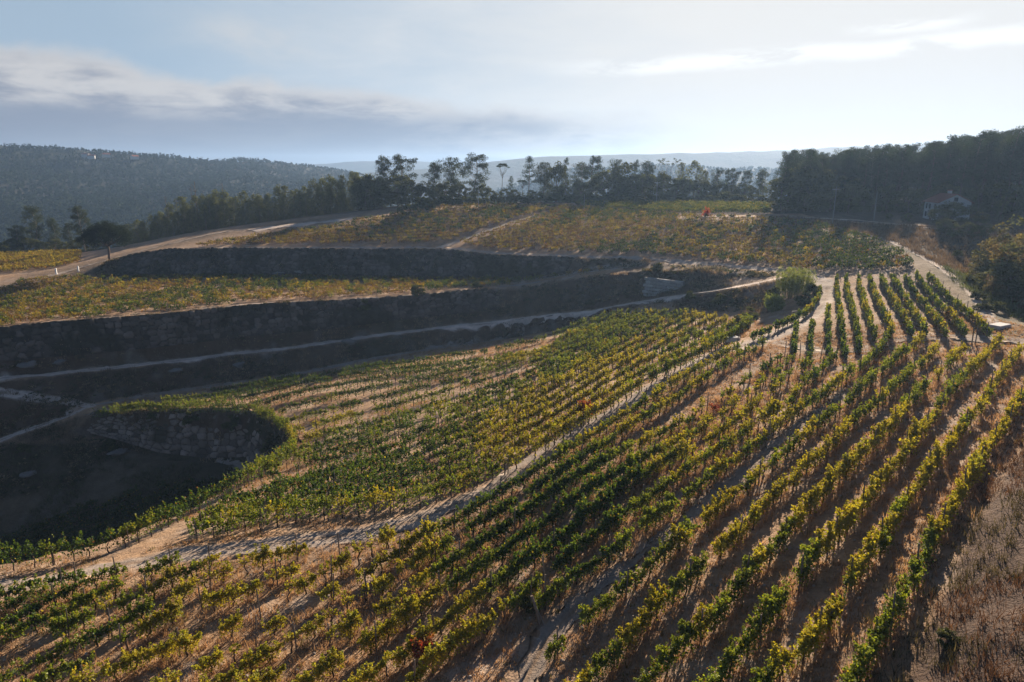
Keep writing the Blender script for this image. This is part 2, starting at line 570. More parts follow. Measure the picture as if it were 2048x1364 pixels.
def rough_mat(name, scale=2.0, amount=0.35, bump=0.4, bdist=0.05, rough=0.95, attr=True, color=(0.3, 0.3, 0.3), fine=None):
    """a matt surface: its own colour (attribute or constant), mottled, with relief"""
    m, b = new_mat(name)
    tc = b.n('ShaderNodeTexCoord')
    co = tc.outputs['Object']
    if attr:
        base = b.n('ShaderNodeAttribute', attribute_name='Col').outputs['Color']
    else:
        base = (*color, 1)
    n1 = b.noise(co, scale, 6, 0.65)
    n2 = b.noise(co, scale * 7.3 if fine is None else fine, 4, 0.7)
    f = b.m('ADD', b.m('MULTIPLY', b.m('SUBTRACT', n1, 0.5), 2.6 * amount), b.m('MULTIPLY', b.m('SUBTRACT', n2, 0.5), 1.9 * amount))
    hs = b.n('ShaderNodeHueSaturation')
    b.put(hs.inputs['Value'], b.m('ADD', 1.0, f))
    b.put(hs.inputs['Color'], base)
    bs = b.n('ShaderNodeBsdfPrincipled')
    b.put(bs.inputs['Base Color'], hs.outputs[0])
    bs.inputs['Roughness'].default_value = rough
    bs.inputs['Specular IOR Level'].default_value = 0.15
    bp = b.n('ShaderNodeBump')
    bp.inputs['Strength'].default_value = bump
    bp.inputs['Distance'].default_value = bdist
    b.put(bp.inputs['Height'], b.m('ADD', b.m('MULTIPLY', n1, 1.5), n2))
    b.nt.links.new(bp.outputs[0], bs.inputs['Normal'])
    out = b.n('ShaderNodeOutputMaterial')
    b.nt.links.new(bs.outputs[0], out.inputs[0])
    return m


M_GROUND = rough_mat('dry_earth', 0.7, 0.5, 1.0, 0.22, fine=4.5)
M_TRACK = rough_mat('packed_sandy_earth', 0.8, 0.42, 0.9, 0.12, fine=5.0)
M_STONE = rough_mat('granite', 1.3, 0.35, 0.7, 0.08)
M_HILL = rough_mat('scrub_covered_hill', 0.02, 0.5, 1.0, 4.0, fine=0.11)
M_BARK = rough_mat('bark', 6.0, 0.4, 0.6, 0.03)
M_WOOD = rough_mat('weathered_wood', 9.0, 0.35, 0.5, 0.01)
M_CONC = rough_mat('pale_concrete', 3.0, 0.15, 0.3, 0.01)
M_PLASTER = rough_mat('white_render', 1.5, 0.12, 0.2, 0.01)
M_TILE = rough_mat('clay_tile', 4.0, 0.3, 0.6, 0.03)
M_GLASS = rough_mat('dark_window', 3.0, 0.1, 0.0, 0.01, rough=0.25, attr=False, color=(0.03, 0.035, 0.04))
M_VINE = leaf_mat('vine_leaf', 0.46, 0.015)
M_TREE = leaf_mat('tree_leaf', 0.33, 0.012, (1.2, 1.15, 0.6))
M_FAR = leaf_mat('far_foliage', 0.08, 0.0, (1.1, 1.1, 0.6))
M_DRY = leaf_mat('dry_grass_blade', 0.4, 0.02, (1.1, 1.0, 0.8))

# ------------------------------------------------------------------ ground sheet (near part fine, far part to the horizon)
def spaced(segs):
    out = []
    for a, b, s in segs:
        out.append(np.arange(a, b, s))
    return np.unique(np.round(np.concatenate(out + [[segs[-1][1]]]), 3))


SOIL = np.array([0.295, 0.203, 0.136])
STRAW = np.array([0.395, 0.248, 0.140])
PALE = np.array([0.41, 0.335, 0.275])
SCRUB = np.array([0.105, 0.067, 0.042])
ROCKY = np.array([0.24, 0.20, 0.17])
GREEN = np.array([0.075, 0.085, 0.030])
FLOOR = np.array([0.050, 0.045, 0.030])


def lerp(a, b, t):
    return a + (b - a) * np.clip(t, 0, 1)[..., None]


def dist_line(x, y, ln):
    x, y = np.asarray(x, float), np.asarray(y, float)
    p = resample(ln, 1.0)
    d = np.full(np.shape(x), 1e9)
    for k in range(len(p)):
        d = np.minimum(d, (x - p[k, 0]) ** 2 + (y - p[k, 1]) ** 2)
    return np.sqrt(d)


def inside(x, y, poly):
    x, y = np.asarray(x), np.asarray(y)
    r = np.zeros(x.shape, bool)
    j = len(poly) - 1
    for i in range(len(poly)):
        xi, yi, xj, yj = poly[i][0], poly[i][1], poly[j][0], poly[j][1]
        c = ((yi > y) != (yj > y)) & (x < (xj - xi) * (y - yi) / (yj - yi + 1e-12) + xi)
        r ^= c
        j = i
    return r


RAMP = np.vstack([offset(W1_TOP, -0.8)[8:11], offset(W2_TOP, -1.5)[9:13][::-1]])[:, :2]
PL = lambda a, lo, hi: np.clip((a - lo) / (hi - lo), 0, 1)


def ground_col(x, y):
    s = slope_at(x, y)
    n1, n2, n3 = fbm(x, y, 9, 4, 20), fbm(x, y, 2.2, 3, 30), fbm(x, y, 28, 3, 40)
    c = lerp(np.broadcast_to(SOIL, x.shape + (3,)), STRAW, 0.5 + n1 * 0.9)
    n4 = fbm(x, y, 0.9, 2, 45)
    c = lerp(c, PALE, np.clip(n2 * 1.2 + n4 * 0.6 - 0.2, 0, 0.8))
    c = lerp(c, np.array([0.15, 0.095, 0.068]), np.clip(n4 * 0.9 - n2 * 0.5 - 0.15, 0, 0.7))
    c = lerp(c, GREEN * 1.3, np.clip(n1 * 1.2 + n2 * 0.6 - 0.85, 0, 0.55))
    bank = PL(s, 0.38, 0.62)
    bc = lerp(np.broadcast_to(SCRUB, x.shape + (3,)), ROCKY, np.clip(n2 * 1.3 + n1 * 0.5 - 0.2, 0, 1))
    bc = lerp(bc, GREEN * 0.6, np.clip(n3 + n1 * 0.6 - 0.2, 0, 0.6))
    c = lerp(c, bc, bank)
    # hollow below the boulder wall, ravine, wood floor
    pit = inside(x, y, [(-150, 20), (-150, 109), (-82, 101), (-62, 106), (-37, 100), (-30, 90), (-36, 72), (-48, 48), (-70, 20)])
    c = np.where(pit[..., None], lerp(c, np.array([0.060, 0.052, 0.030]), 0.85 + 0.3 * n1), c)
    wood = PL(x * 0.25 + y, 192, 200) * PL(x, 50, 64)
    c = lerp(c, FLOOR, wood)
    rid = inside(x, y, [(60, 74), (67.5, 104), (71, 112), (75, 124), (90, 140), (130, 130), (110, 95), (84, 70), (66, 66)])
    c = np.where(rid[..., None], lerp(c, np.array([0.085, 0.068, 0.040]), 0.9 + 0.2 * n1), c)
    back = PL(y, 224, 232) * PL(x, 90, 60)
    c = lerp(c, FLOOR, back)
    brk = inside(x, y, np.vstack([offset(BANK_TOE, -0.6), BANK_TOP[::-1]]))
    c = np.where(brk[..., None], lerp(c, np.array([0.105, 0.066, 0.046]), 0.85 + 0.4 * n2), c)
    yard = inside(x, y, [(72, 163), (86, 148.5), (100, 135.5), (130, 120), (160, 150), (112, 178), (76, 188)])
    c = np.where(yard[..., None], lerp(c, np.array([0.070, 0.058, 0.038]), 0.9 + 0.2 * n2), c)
    rt = np.exp(-(dist_line(x, y, R_TRACK[:7]) / 5.5) ** 2)
    c = lerp(c, np.array([0.115, 0.092, 0.048]), rt * (0.85 + 0.5 * n1))
    rd = np.exp(-(dist_line(x, y, R5[:7]) / 11.0) ** 2)
    c = lerp(c, np.array([0.135, 0.095, 0.060]), rd * (0.85 + 0.5 * n1))
    rp = inside(x, y, RAMP)
    c = np.where(rp[..., None], lerp(c, SCRUB * 0.8, 0.85 + 0.3 * n1), c)
    shaded_slope = inside(x, y, [(64, 170), (70.5, 152), (75, 133), (71, 113), (80, 112), (92, 128), (98, 134), (84, 148), (74, 160)])  # scrub slope under the top road, darkened to stand for the wood's shade
    c = np.where(shaded_slope[..., None], lerp(c, np.array([0.050, 0.040, 0.028]), 0.95 + 0.2 * n1 + 0.4 * n2), c)
    return np.clip(c, 0.01, 0.7)


def build_ground():
    xs = spaced([(X0, -56, 0.7), (-56, 62, 0.4), (62, X1, 0.7)])
    ys = spaced([(8, 16, 0.7), (16, 84, 0.4), (84, 190, 0.6), (190, Y1, 1.2)])
    gx_, gy_ = np.meshgrid(xs, ys)
    z = zt(gx_, gy_)
    v = np.stack([gx_, gy_, z], -1).reshape(-1, 3)
    nx, ny = len(xs), len(ys)
    i, j = np.meshgrid(np.arange(nx - 1), np.arange(ny - 1))
    a = (j * nx + i).ravel()
    q = np.stack([a, a + 1, a + nx + 1, a + nx], 1)
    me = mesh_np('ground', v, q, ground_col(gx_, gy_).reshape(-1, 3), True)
    tag(link('ground', me, M_GROUND), 'dry sandy vineyard soil with straw coloured grass, banks and terraces', None, None, 'structure')


build_ground()


def el_of(v):
    r = ray(1024, v)
    return r[2] / r[1]


def far_z(az_t, y):
    """height of the far country; az_t = x / y"""
    u = 1024 + F * az_t * 1.02
    # left hill
    e1 = np.interp(u, [-400, 0, 100, 200, 300, 400, 500, 600, 680, 740, 800, 900], [el_of(v) for v in (284, 288, 296, 303, 311, 318, 322, 327, 337, 352, 380, 420)])
    yr = np.interp(u, [-400, 0, 400, 700, 900], [950, 900, 980, 1150, 1200])
    top = e1 * yr
    base = -88.0
    t = np.clip((y - 420) / (yr - 420), 0, 1)
    h1 = base + (top - base) * (t ** 0.85)
    h1 = np.where(y > yr, np.maximum(top - (y - yr) * 0.16, base), h1)
    # right ranges
    e2 = np.interp(u, [700, 800, 930, 985, 1100, 1200, 1300, 1400, 1550, 1700, 1850, 2300], [el_of(v) for v in (345, 340, 332, 322, 312, 307, 305, 304, 301, 292, 288, 280)])
    h2 = np.where(y < 1900, base + (e2 * 1900 - base) * np.clip((y - 1350) / 550, 0, 1) ** 0.9, np.maximum(e2 * 1900 - (y - 1900) * 0.12, base))
    e3 = np.interp(u, [900, 1080, 1160, 1300, 1400, 1540, 1700, 2300], [el_of(v) for v in (400, 350, 342, 338, 334, 337, 325, 310)])
    h3 = np.where(y < 1150, base + (e3 * 1150 - base) * np.clip((y - 760) / 390, 0, 1) ** 0.9, np.maximum(e3 * 1150 - (y - 1150) * 0.2, base))
    e4 = np.interp(u, [-400, 600, 700, 780, 900, 985, 1100], [el_of(v) for v in (330, 330, 324, 322, 323, 326, 335)])
    h4 = np.where(y < 3000, base + (e4 * 3000 - base) * np.clip((y - 2300) / 700, 0, 1), e4 * 3000 - (y - 3000) * 0.05)
    h = np.maximum(np.maximum(h1, h2), np.maximum(h3, h4))
    return h


def far_ground(x, y):
    r = np.hypot(x, y)
    az = x / np.maximum(y, 1.0)
    n = fbm(x, y, 260, 5, 60)
    zf = far_z(az, np.maximum(y, 1))
    amp = np.clip((y - 430) / 300, 0, 1) * np.clip((zf + 90) / 60, 0, 1)
    zf = zf + n * 16 * amp * np.clip((60 - zf) / 60, 0.25, 1)
    edge = zt(np.clip(x, X0, X1), np.clip(y, 8, Y1))
    d = np.maximum(np.maximum(X0 - x, x - X1), np.maximum(8 - y, y - Y1))
    t = np.clip(d / 160, 0, 1)
    t = t * t * (3 - 2 * t)
    side = np.where(y > 300, zf, np.where(x > 0, -14 + 0.02 * np.clip(x, 0, 800), -70))
    front = np.clip((y - 250) / 150, 0, 1)
    tgt = side * front + np.where(x > 0, -12, -68) * (1 - front)
    z = edge * (1 - t) + tgt * t
    return np.where(d < 1.5, edge - 5.0, z)


def build_hills():
    na = 900
    az = np.concatenate([np.linspace(-52, 48, 620), np.linspace(48, 308, 150)[1:-1]])
    rr = np.concatenate([np.linspace(4, 280, 20), np.geomspace(290, 3900, 200)])
    A, Rr = np.meshgrid(np.radians(az), rr)
    x, y = np.sin(A) * Rr, np.cos(A) * Rr
    z = far_ground(x, y)
    nx, ny = len(az), len(rr)
    v = np.stack([x, y, z], -1).reshape(-1, 3)
    i, j = np.meshgrid(np.arange(nx), np.arange(ny - 1))
    k = (i + 1) % nx
    q = np.stack([(j * nx + i).ravel(), (j * nx + k).ravel(), ((j + 1) * nx + k).ravel(), ((j + 1) * nx + i).ravel()], 1)[:, ::-1]
    n1, n2 = fbm(x, y, 120, 4, 70), fbm(x, y, 30, 3, 80)
    c = lerp(np.broadcast_to(np.array([0.026, 0.034, 0.020]), x.shape + (3,)), np.array([0.038, 0.034, 0.024]), 0.4 + n1)
    c = lerp(c, np.array([0.032, 0.043, 0.022]), n2 - 0.1)
    tag(link('hills', mesh_np('hills', v, q, c.reshape(-1, 3), True), M_HILL), 'wooded hills across the valley', None, None, 'structure')


build_hills()

# ------------------------------------------------------------------ tracks: sheets laid on the ground
def track(name, line, width, label, tone=1.0, ruts=True, lift=0.05, ends=True, rag=0.35, k=0):
    c = resample(smooth_poly(line[:, :2], 2), 0.5)
    n = normals2(c)
    m = 11
    t = np.linspace(-1, 1, m)
    s = np.arange(len(c)) * 0.5
    w = width * 0.5 * (1 + rag * 0.5 * vn(s, 0 * s, 4, k))
    e = rag * vn(s[:, None] * np.ones(m), t[None] * 9 + 0 * s[:, None], 1.1, k + 3) * np.abs(t)[None]
    off = t[None] * w[:, None] + e
    x = c[:, 0][:, None] + n[:, 0][:, None] * off
    y = c[:, 1][:, None] + n[:, 1][:, None] * off
    z = zt(x, y) + lift + 0.02 * vn(x, y, 0.7, k)
    z[:, 0] -= lift
    z[:, -1] -= lift
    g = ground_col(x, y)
    col = np.broadcast_to(PALE * tone, g.shape) * (1 + 0.12 * fbm(x, y, 3, 3, 90))[..., None]
    if ruts:
        mid = np.exp(-(t / 0.22) ** 2)[None] * (0.6 + 0.5 * vn(x, y, 2.5, 91))
        col = lerp(col, STRAW * 0.55, mid * 0.85)
    fade = np.clip((np.abs(t)[None] - 0.5) / 0.35 + 0.5 * vn(x, y, 1.3, 92), 0, 1)
    col = lerp(col, g, fade)
    nn = len(c)
    i, j = np.meshgrid(np.arange(m - 1), np.arange(nn - 1))
    a = (j * m + i).ravel()
    q = np.stack([a, a + 1, a + m + 1, a + m], 1)[:, ::-1]
    me = mesh_np(name, np.stack([x, y, z], -1).reshape(-1, 3), q, col.reshape(-1, 3), True)
    return tag(link(name, me, M_TRACK), label, None, None, 'structure')


STRIP = hits([(1045, 1375), (1062, 1345), (1089, 1291), (1127, 1244), (1191, 1182), (1276, 1118), (1344, 1061), (1408, 1001), (1514, 922), (1570, 873), (1634, 826), (1695, 785)])
FLAT = hits([(1528, 680), (1592, 696), (1684, 702), (1734, 700), (1784, 683), (1862, 672), (1946, 678), (2043, 684), (2120, 690)])
PLATPATH = hits([(868, 501), (910, 486), (960, 468), (1020, 447), (1090, 428)])
RIM = offset(W1_TOP, 1.6)
track('dirt_road', L1, 3.0, 'pale sandy road winding through the lower vineyard', 0.8, rag=0.7, lift=0.03, k=1)
track('dirt_road', L1[9:], 4.4, 'wide rutted sandy bend where the road climbs to the plateau', 1.0, rag=0.5, lift=0.06, k=21)
track('dirt_track', T2, 2.7, 'narrow pale track along the middle terrace bank', 1.6, k=2)
track('dirt_track', T3[:6], 2.0, 'narrow track at the foot of the lowest bank', 0.8, rag=0.9, k=3)
track('dirt_track', T3B, 2.2, 'upper branch of the forked track above the boulder wall', 1.3, k=4)
track('dirt_track', T3C, 2.3, 'lower branch of the forked track curving past the boulder wall', 1.3, k=5)
track('dirt_track', R_TRACK, 1.5, 'pale track beside the ravine climbing towards the pine wood', 1.0, k=6)
track('dirt_road', TOP_ROAD, 2.0, 'level road along the foot of the pine wood', 1.0, k=7)
track('dirt_road', R5, 2.4, 'sandy road passing the stone pine on the ridge', 0.85, rag=0.8, k=8)
track('path', STRIP, 1.5, 'worn bare dirt strip between two vine rows', 0.62, rag=0.7, lift=0.025, k=9)
track('dirt_track', FLAT, 3.0, 'sunlit earth track crossing above the lower vineyard', 0.85, rag=0.8, k=10)
track('path', PLATPATH, 2.2, 'bare footpath crossing the plateau vineyard', 0.9, ruts=False, k=11)
track('path', RIM, 2.6, 'reddish bare strip along the plateau rim', 0.72, ruts=False, rag=0.6, k=12)
track('path', resample(np.vstack([W1_TOE[6:], W1_TOP[8:9]]), 1), 2.4, 'sloping track from the terrace up to the plateau', 0.8, k=13)
track('path', offset(W2_TOP, 1.0)[1:9], 1.6, 'bare earth lip above the long dark bank', 0.7, ruts=False, rag=0.7, k=14)
EDGEIN = np.vstack([offset(EDGE, -2.6)[3:12]])
track('path', EDGEIN, 2.4, 'bare curve of sandy soil inside the vine edged rim', 0.95, ruts=True, rag=0.6, k=15)
SAND = hits([(505, 462), (540, 455), (590, 450), (650, 445), (720, 436)])
track('path', SAND, 7.0, 'heaped pale sand on the ridge road', 1.15, ruts=False, rag=1.5, lift=0.07, k=16)

# ------------------------------------------------------------------ stone walls
def stone_wall(name, top, toe, t1, label, cell=(1.0, 0.7), bulge=0.35, tone=1.0, step=0.17, seed=1, n_along=None, t0=0.0, moss=0.3):
    top = resample(top, 0.5)
    s = np.concatenate([[0], np.cumsum(np.linalg.norm(np.diff(top[:, :2], axis=0), axis=1))])
    toe_r = resample(toe, 0.5)
    st = np.linspace(0, 1, len(toe_r))
    n = int(s[-1] / step)
    ss = np.linspace(0, s[-1], n)
    A = np.stack([np.interp(ss, s, top[:, k]) for k in range(3)], 1)
    # nearest point of the toe line
    idx = [int(np.argmin((toe_r[:, 0] - a[0]) ** 2 + (toe_r[:, 1] - a[1]) ** 2)) for a in A[::6]]
    idx = np.interp(np.arange(n), np.arange(0, n, 6)[:len(idx)], np.maximum.accumulate(idx))
    B = np.stack([np.interp(idx, np.arange(len(toe_r)), toe_r[:, k]) for k in range(3)], 1)
    H = np.linalg.norm(B - A, axis=1).mean() * (t1 - t0)
    m = max(6, int(H / step))
    t = np.linspace(t0, t1, m)
    P = A[:, None] * (1 - t[None, :, None]) + B[:, None] * t[None, :, None]
    U = np.broadcast_to(ss[:, None], (n, m))
    V = np.linspace(0, H, m)[None] * np.ones((n, 1))
    g = np.random.default_rng(seed)
    J = g.random((400, 60, 3))
    cu = np.floor(U / cell[0]).astype(int)
    cv = np.floor(V / cell[1]).astype(int)
    d1, d2 = np.full(U.shape, 9.0), np.full(U.shape, 9.0)
    rid = np.zeros(U.shape)
    for a in (-1, 0, 1):
        for b_ in (-1, 0, 1):
            jj = J[(cu + a) % 400, (cv + b_) % 60]
            qx = (cu + a + 0.5 * (cv + b_ & 1) * 0 + 0.15 + 0.7 * jj[..., 0]) * cell[0]
            qy = (cv + b_ + 0.15 + 0.7 * jj[..., 1]) * cell[1]
            d = np.hypot((U - qx) / cell[0], (V - qy) / cell[1])
            nr = d < d1
            d2 = np.where(nr, d1, np.minimum(d2, d))
            rid = np.where(nr, jj[..., 2], rid)
            d1 = np.where(nr, d, d1)
    g_ = np.clip((d2 - d1) * 3.0, 0, 1)
    disp = np.sqrt(g_) * bulge * (0.6 + 0.6 * rid)
    du = np.gradient(P, axis=0)
    dv = np.gradient(P, axis=1)
    N = np.cross(dv, du)
    N /= np.linalg.norm(N, axis=2, keepdims=True) + 1e-9
    N *= np.where((N * -P).sum(-1, keepdims=True) > 0, 1, -1)        # outward = towards the open side
    N = np.where(np.abs(N) < 9, N, 0)
    P = P + N * (disp + 0.18)[..., None]
    fade = np.clip(np.minimum(U, s[-1] - U) / 2.0, 0, 1)
    P = P - N * ((1 - fade) * 0.7)[..., None]
    base = np.array([0.22, 0.172, 0.136]) * tone
    c = base * (0.4 + 1.3 * rid)[..., None]
    c = lerp(c, np.array([0.25, 0.19, 0.14]) * tone, np.clip(rid * 7 % 1 - 0.6, 0, 1))
    mo = fbm(U, V, 4.0, 3, seed + 7)
    c = lerp(c, np.array([0.040, 0.034, 0.020]), np.clip(mo * 2.2 - 0.6 + moss, 0, 0.92))
    c = lerp(c, np.array([0.035, 0.03, 0.022]), 1 - np.clip((d2 - d1) * 7, 0, 1))
    i, j = np.meshgrid(np.arange(m - 1), np.arange(n - 1))
    a = (j * m + i).ravel()
    q = np.stack([a, a + 1, a + m + 1, a + m], 1)
    me = mesh_np(name, P.reshape(-1, 3), q, c.reshape(-1, 3), True)
    return tag(link(name, me, M_STONE), label, 'wall')


stone_wall('stone_wall', W1_TOP[1:8], W1_TOE[1:8], 0.92, 'long dark stone retaining wall below the plateau vineyard', (1.5, 1.1), 0.55, 0.42, 0.24, 2, moss=0.85)
stone_wall('stone_wall', W2_TOP[0:8], offset(T2, 1.7)[0:8], 0.72, 'long stone retaining wall below the middle terrace vines', (1.4, 1.0), 0.55, 0.48, 0.2, 3, moss=0.75)
W4T = offset(EDGE, 0.95)
W4TOP = np.vstack([L((70, 864, 105.3), (130, 842, 108.3), (190, 829, 109.6)), W4T[1:9]])
W4BOT = np.vstack([L((66, 884, 104), (120, 872, 106), (180, 872, 106)), W4_TOE[1:7]])
stone_wall('boulder_wall', W4TOP, W4BOT, 0.95, 'curved wall of large granite boulders around the hollow', (1.5, 1.05), 0.5, 0.85, 0.16, 4, moss=0.25)

# pale masonry block wall on the bank below the ramp
def masonry(pts, h, label):
    A, B = pts
    d = (B - A)[:2]
    ln = np.linalg.norm(d)
    rz = math.atan2(d[1], d[0])
    o = thing('masonry_wall', label, 'wall', tuple(A), rz=rz)
    mb = MB()
    g = random.Random(4)
    z = -0.3
    row = 0
    while z < h:
        x = -0.4 * (row % 2)
        hh = 0.62
        while x < ln:
            w = g.uniform(0.8, 1.5)
            t = g.uniform(0.7, 1.1)
            mb.box(x + w / 2, 0.16 * row + g.uniform(-.05, .05), z + hh / 2, w - 0.07, 0.8, hh - 0.07, 0, np.array([0.34, 0.325, 0.30]) * t)
            x += w
        z += hh
        row += 1
    me = mb.mesh('blocks')
    c = link('blocks', me, M_STONE, o)
    md = c.modifiers.new('bevel', 'BEVEL')
    md.width, md.segments = 0.07, 2
    return o


masonry((hit(1288, 590), hit(1356, 580)), 3.0, 'short wall of pale squared granite blocks set into the dark bank')

# ------------------------------------------------------------------ vines
GRN, MID, YGR, YEL, ORA, RED = (np.array(c) for c in ((0.050, 0.090, 0.017), (0.105, 0.152, 0.021), (0.205, 0.225, 0.025), (0.380, 0.300, 0.030), (0.23, 0.112, 0.038), (0.24, 0.022, 0.020)))
PALETTES = {'green': (GRN, MID, 0.25), 'fresh': (MID, YGR, 0.4), 'yellowing': (YGR, YEL, 0.45), 'yellow': (YEL, YGR, 0.35), 'rusty': (ORA, YGR, 0.4), 'red': (RED, ORA, 0.2)}


def vine_points(n, g, L_=1.3, h=1.75, fat=1.0, thin=False):
    """leaf positions of one plant; x runs along the row"""
    ns = 5 if thin else 12
    P, T = [], []
    for k in range(ns):
        x0 = (k + 0.5) / ns * L_ - L_ / 2 + g.uniform(-.12, .12)
        if thin:
            x0 *= 0.5
        side = g.choice([-1, 1])
        z0 = g.uniform(0.65, 1.0) * h / 1.75
        hh = g.uniform(0.35, 1.12) * (h - z0)
        out = g.uniform(0.05, 0.55) * side * fat
        drift = g.uniform(-0.3, 0.3)
        m = max(2, int(n / ns * g.uniform(.5, 1.5)))
        t = g.random(m) ** 0.8
        x = x0 + drift * t
        y = out * t ** 1.4
        z = z0 + hh * t * (1 - 0.25 * t * abs(out))
        if g.random() < 0.35:
            z = z0 + hh * (1.0 * t - 2.2 * t * t * abs(out))
        r = 0.115 * fat * (1.1 - 0.6 * t)
        P.append(np.stack([x + g.normal(0, 1, m) * r, y + g.normal(0, 1, m) * r, z + g.normal(0, 0.8, m) * r], 1))
        T.append(t)
    if not thin:
        m = n // 3
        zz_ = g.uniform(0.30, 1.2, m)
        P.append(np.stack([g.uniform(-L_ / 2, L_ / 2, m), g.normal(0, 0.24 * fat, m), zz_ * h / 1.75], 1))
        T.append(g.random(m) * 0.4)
    return np.vstack(P), np.concatenate(T)


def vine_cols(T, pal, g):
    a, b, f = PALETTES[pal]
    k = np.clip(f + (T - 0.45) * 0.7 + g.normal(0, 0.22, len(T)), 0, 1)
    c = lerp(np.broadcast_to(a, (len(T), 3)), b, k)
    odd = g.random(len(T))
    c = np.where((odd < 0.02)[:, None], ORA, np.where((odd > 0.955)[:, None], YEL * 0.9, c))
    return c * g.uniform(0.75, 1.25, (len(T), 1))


def trunk_mb(g, h=1.0, mb=None, off=(0, 0, 0), s=1.0, sides=6):
    mb = mb or MB()
    z = np.linspace(-0.1, h, 5)
    p = np.stack([g.normal(0, 0.05, 5) + off[0], g.normal(0, 0.05, 5) + off[1], z + off[2]], 1)
    p[0, :2] = off[:2]
    mb.tube(p, np.linspace(0.06, 0.035, 5) * s, sides, np.array([0.075, 0.052, 0.040]) * g.uniform(0.7, 1.3))
    top = p[-1]
    for sg in (-1, 1):
        q = np.stack([np.linspace(0, sg * 0.55, 4) + top[0], top[1] + g.normal(0, .03, 4), top[2] + np.array([0, .06, .05, .08]) + g.normal(0, .02, 4)], 1)
        q[0] = top
        mb.tube(q, np.linspace(0.03, 0.014, 4) * s, 5, (0.08, 0.055, 0.042))
    return mb


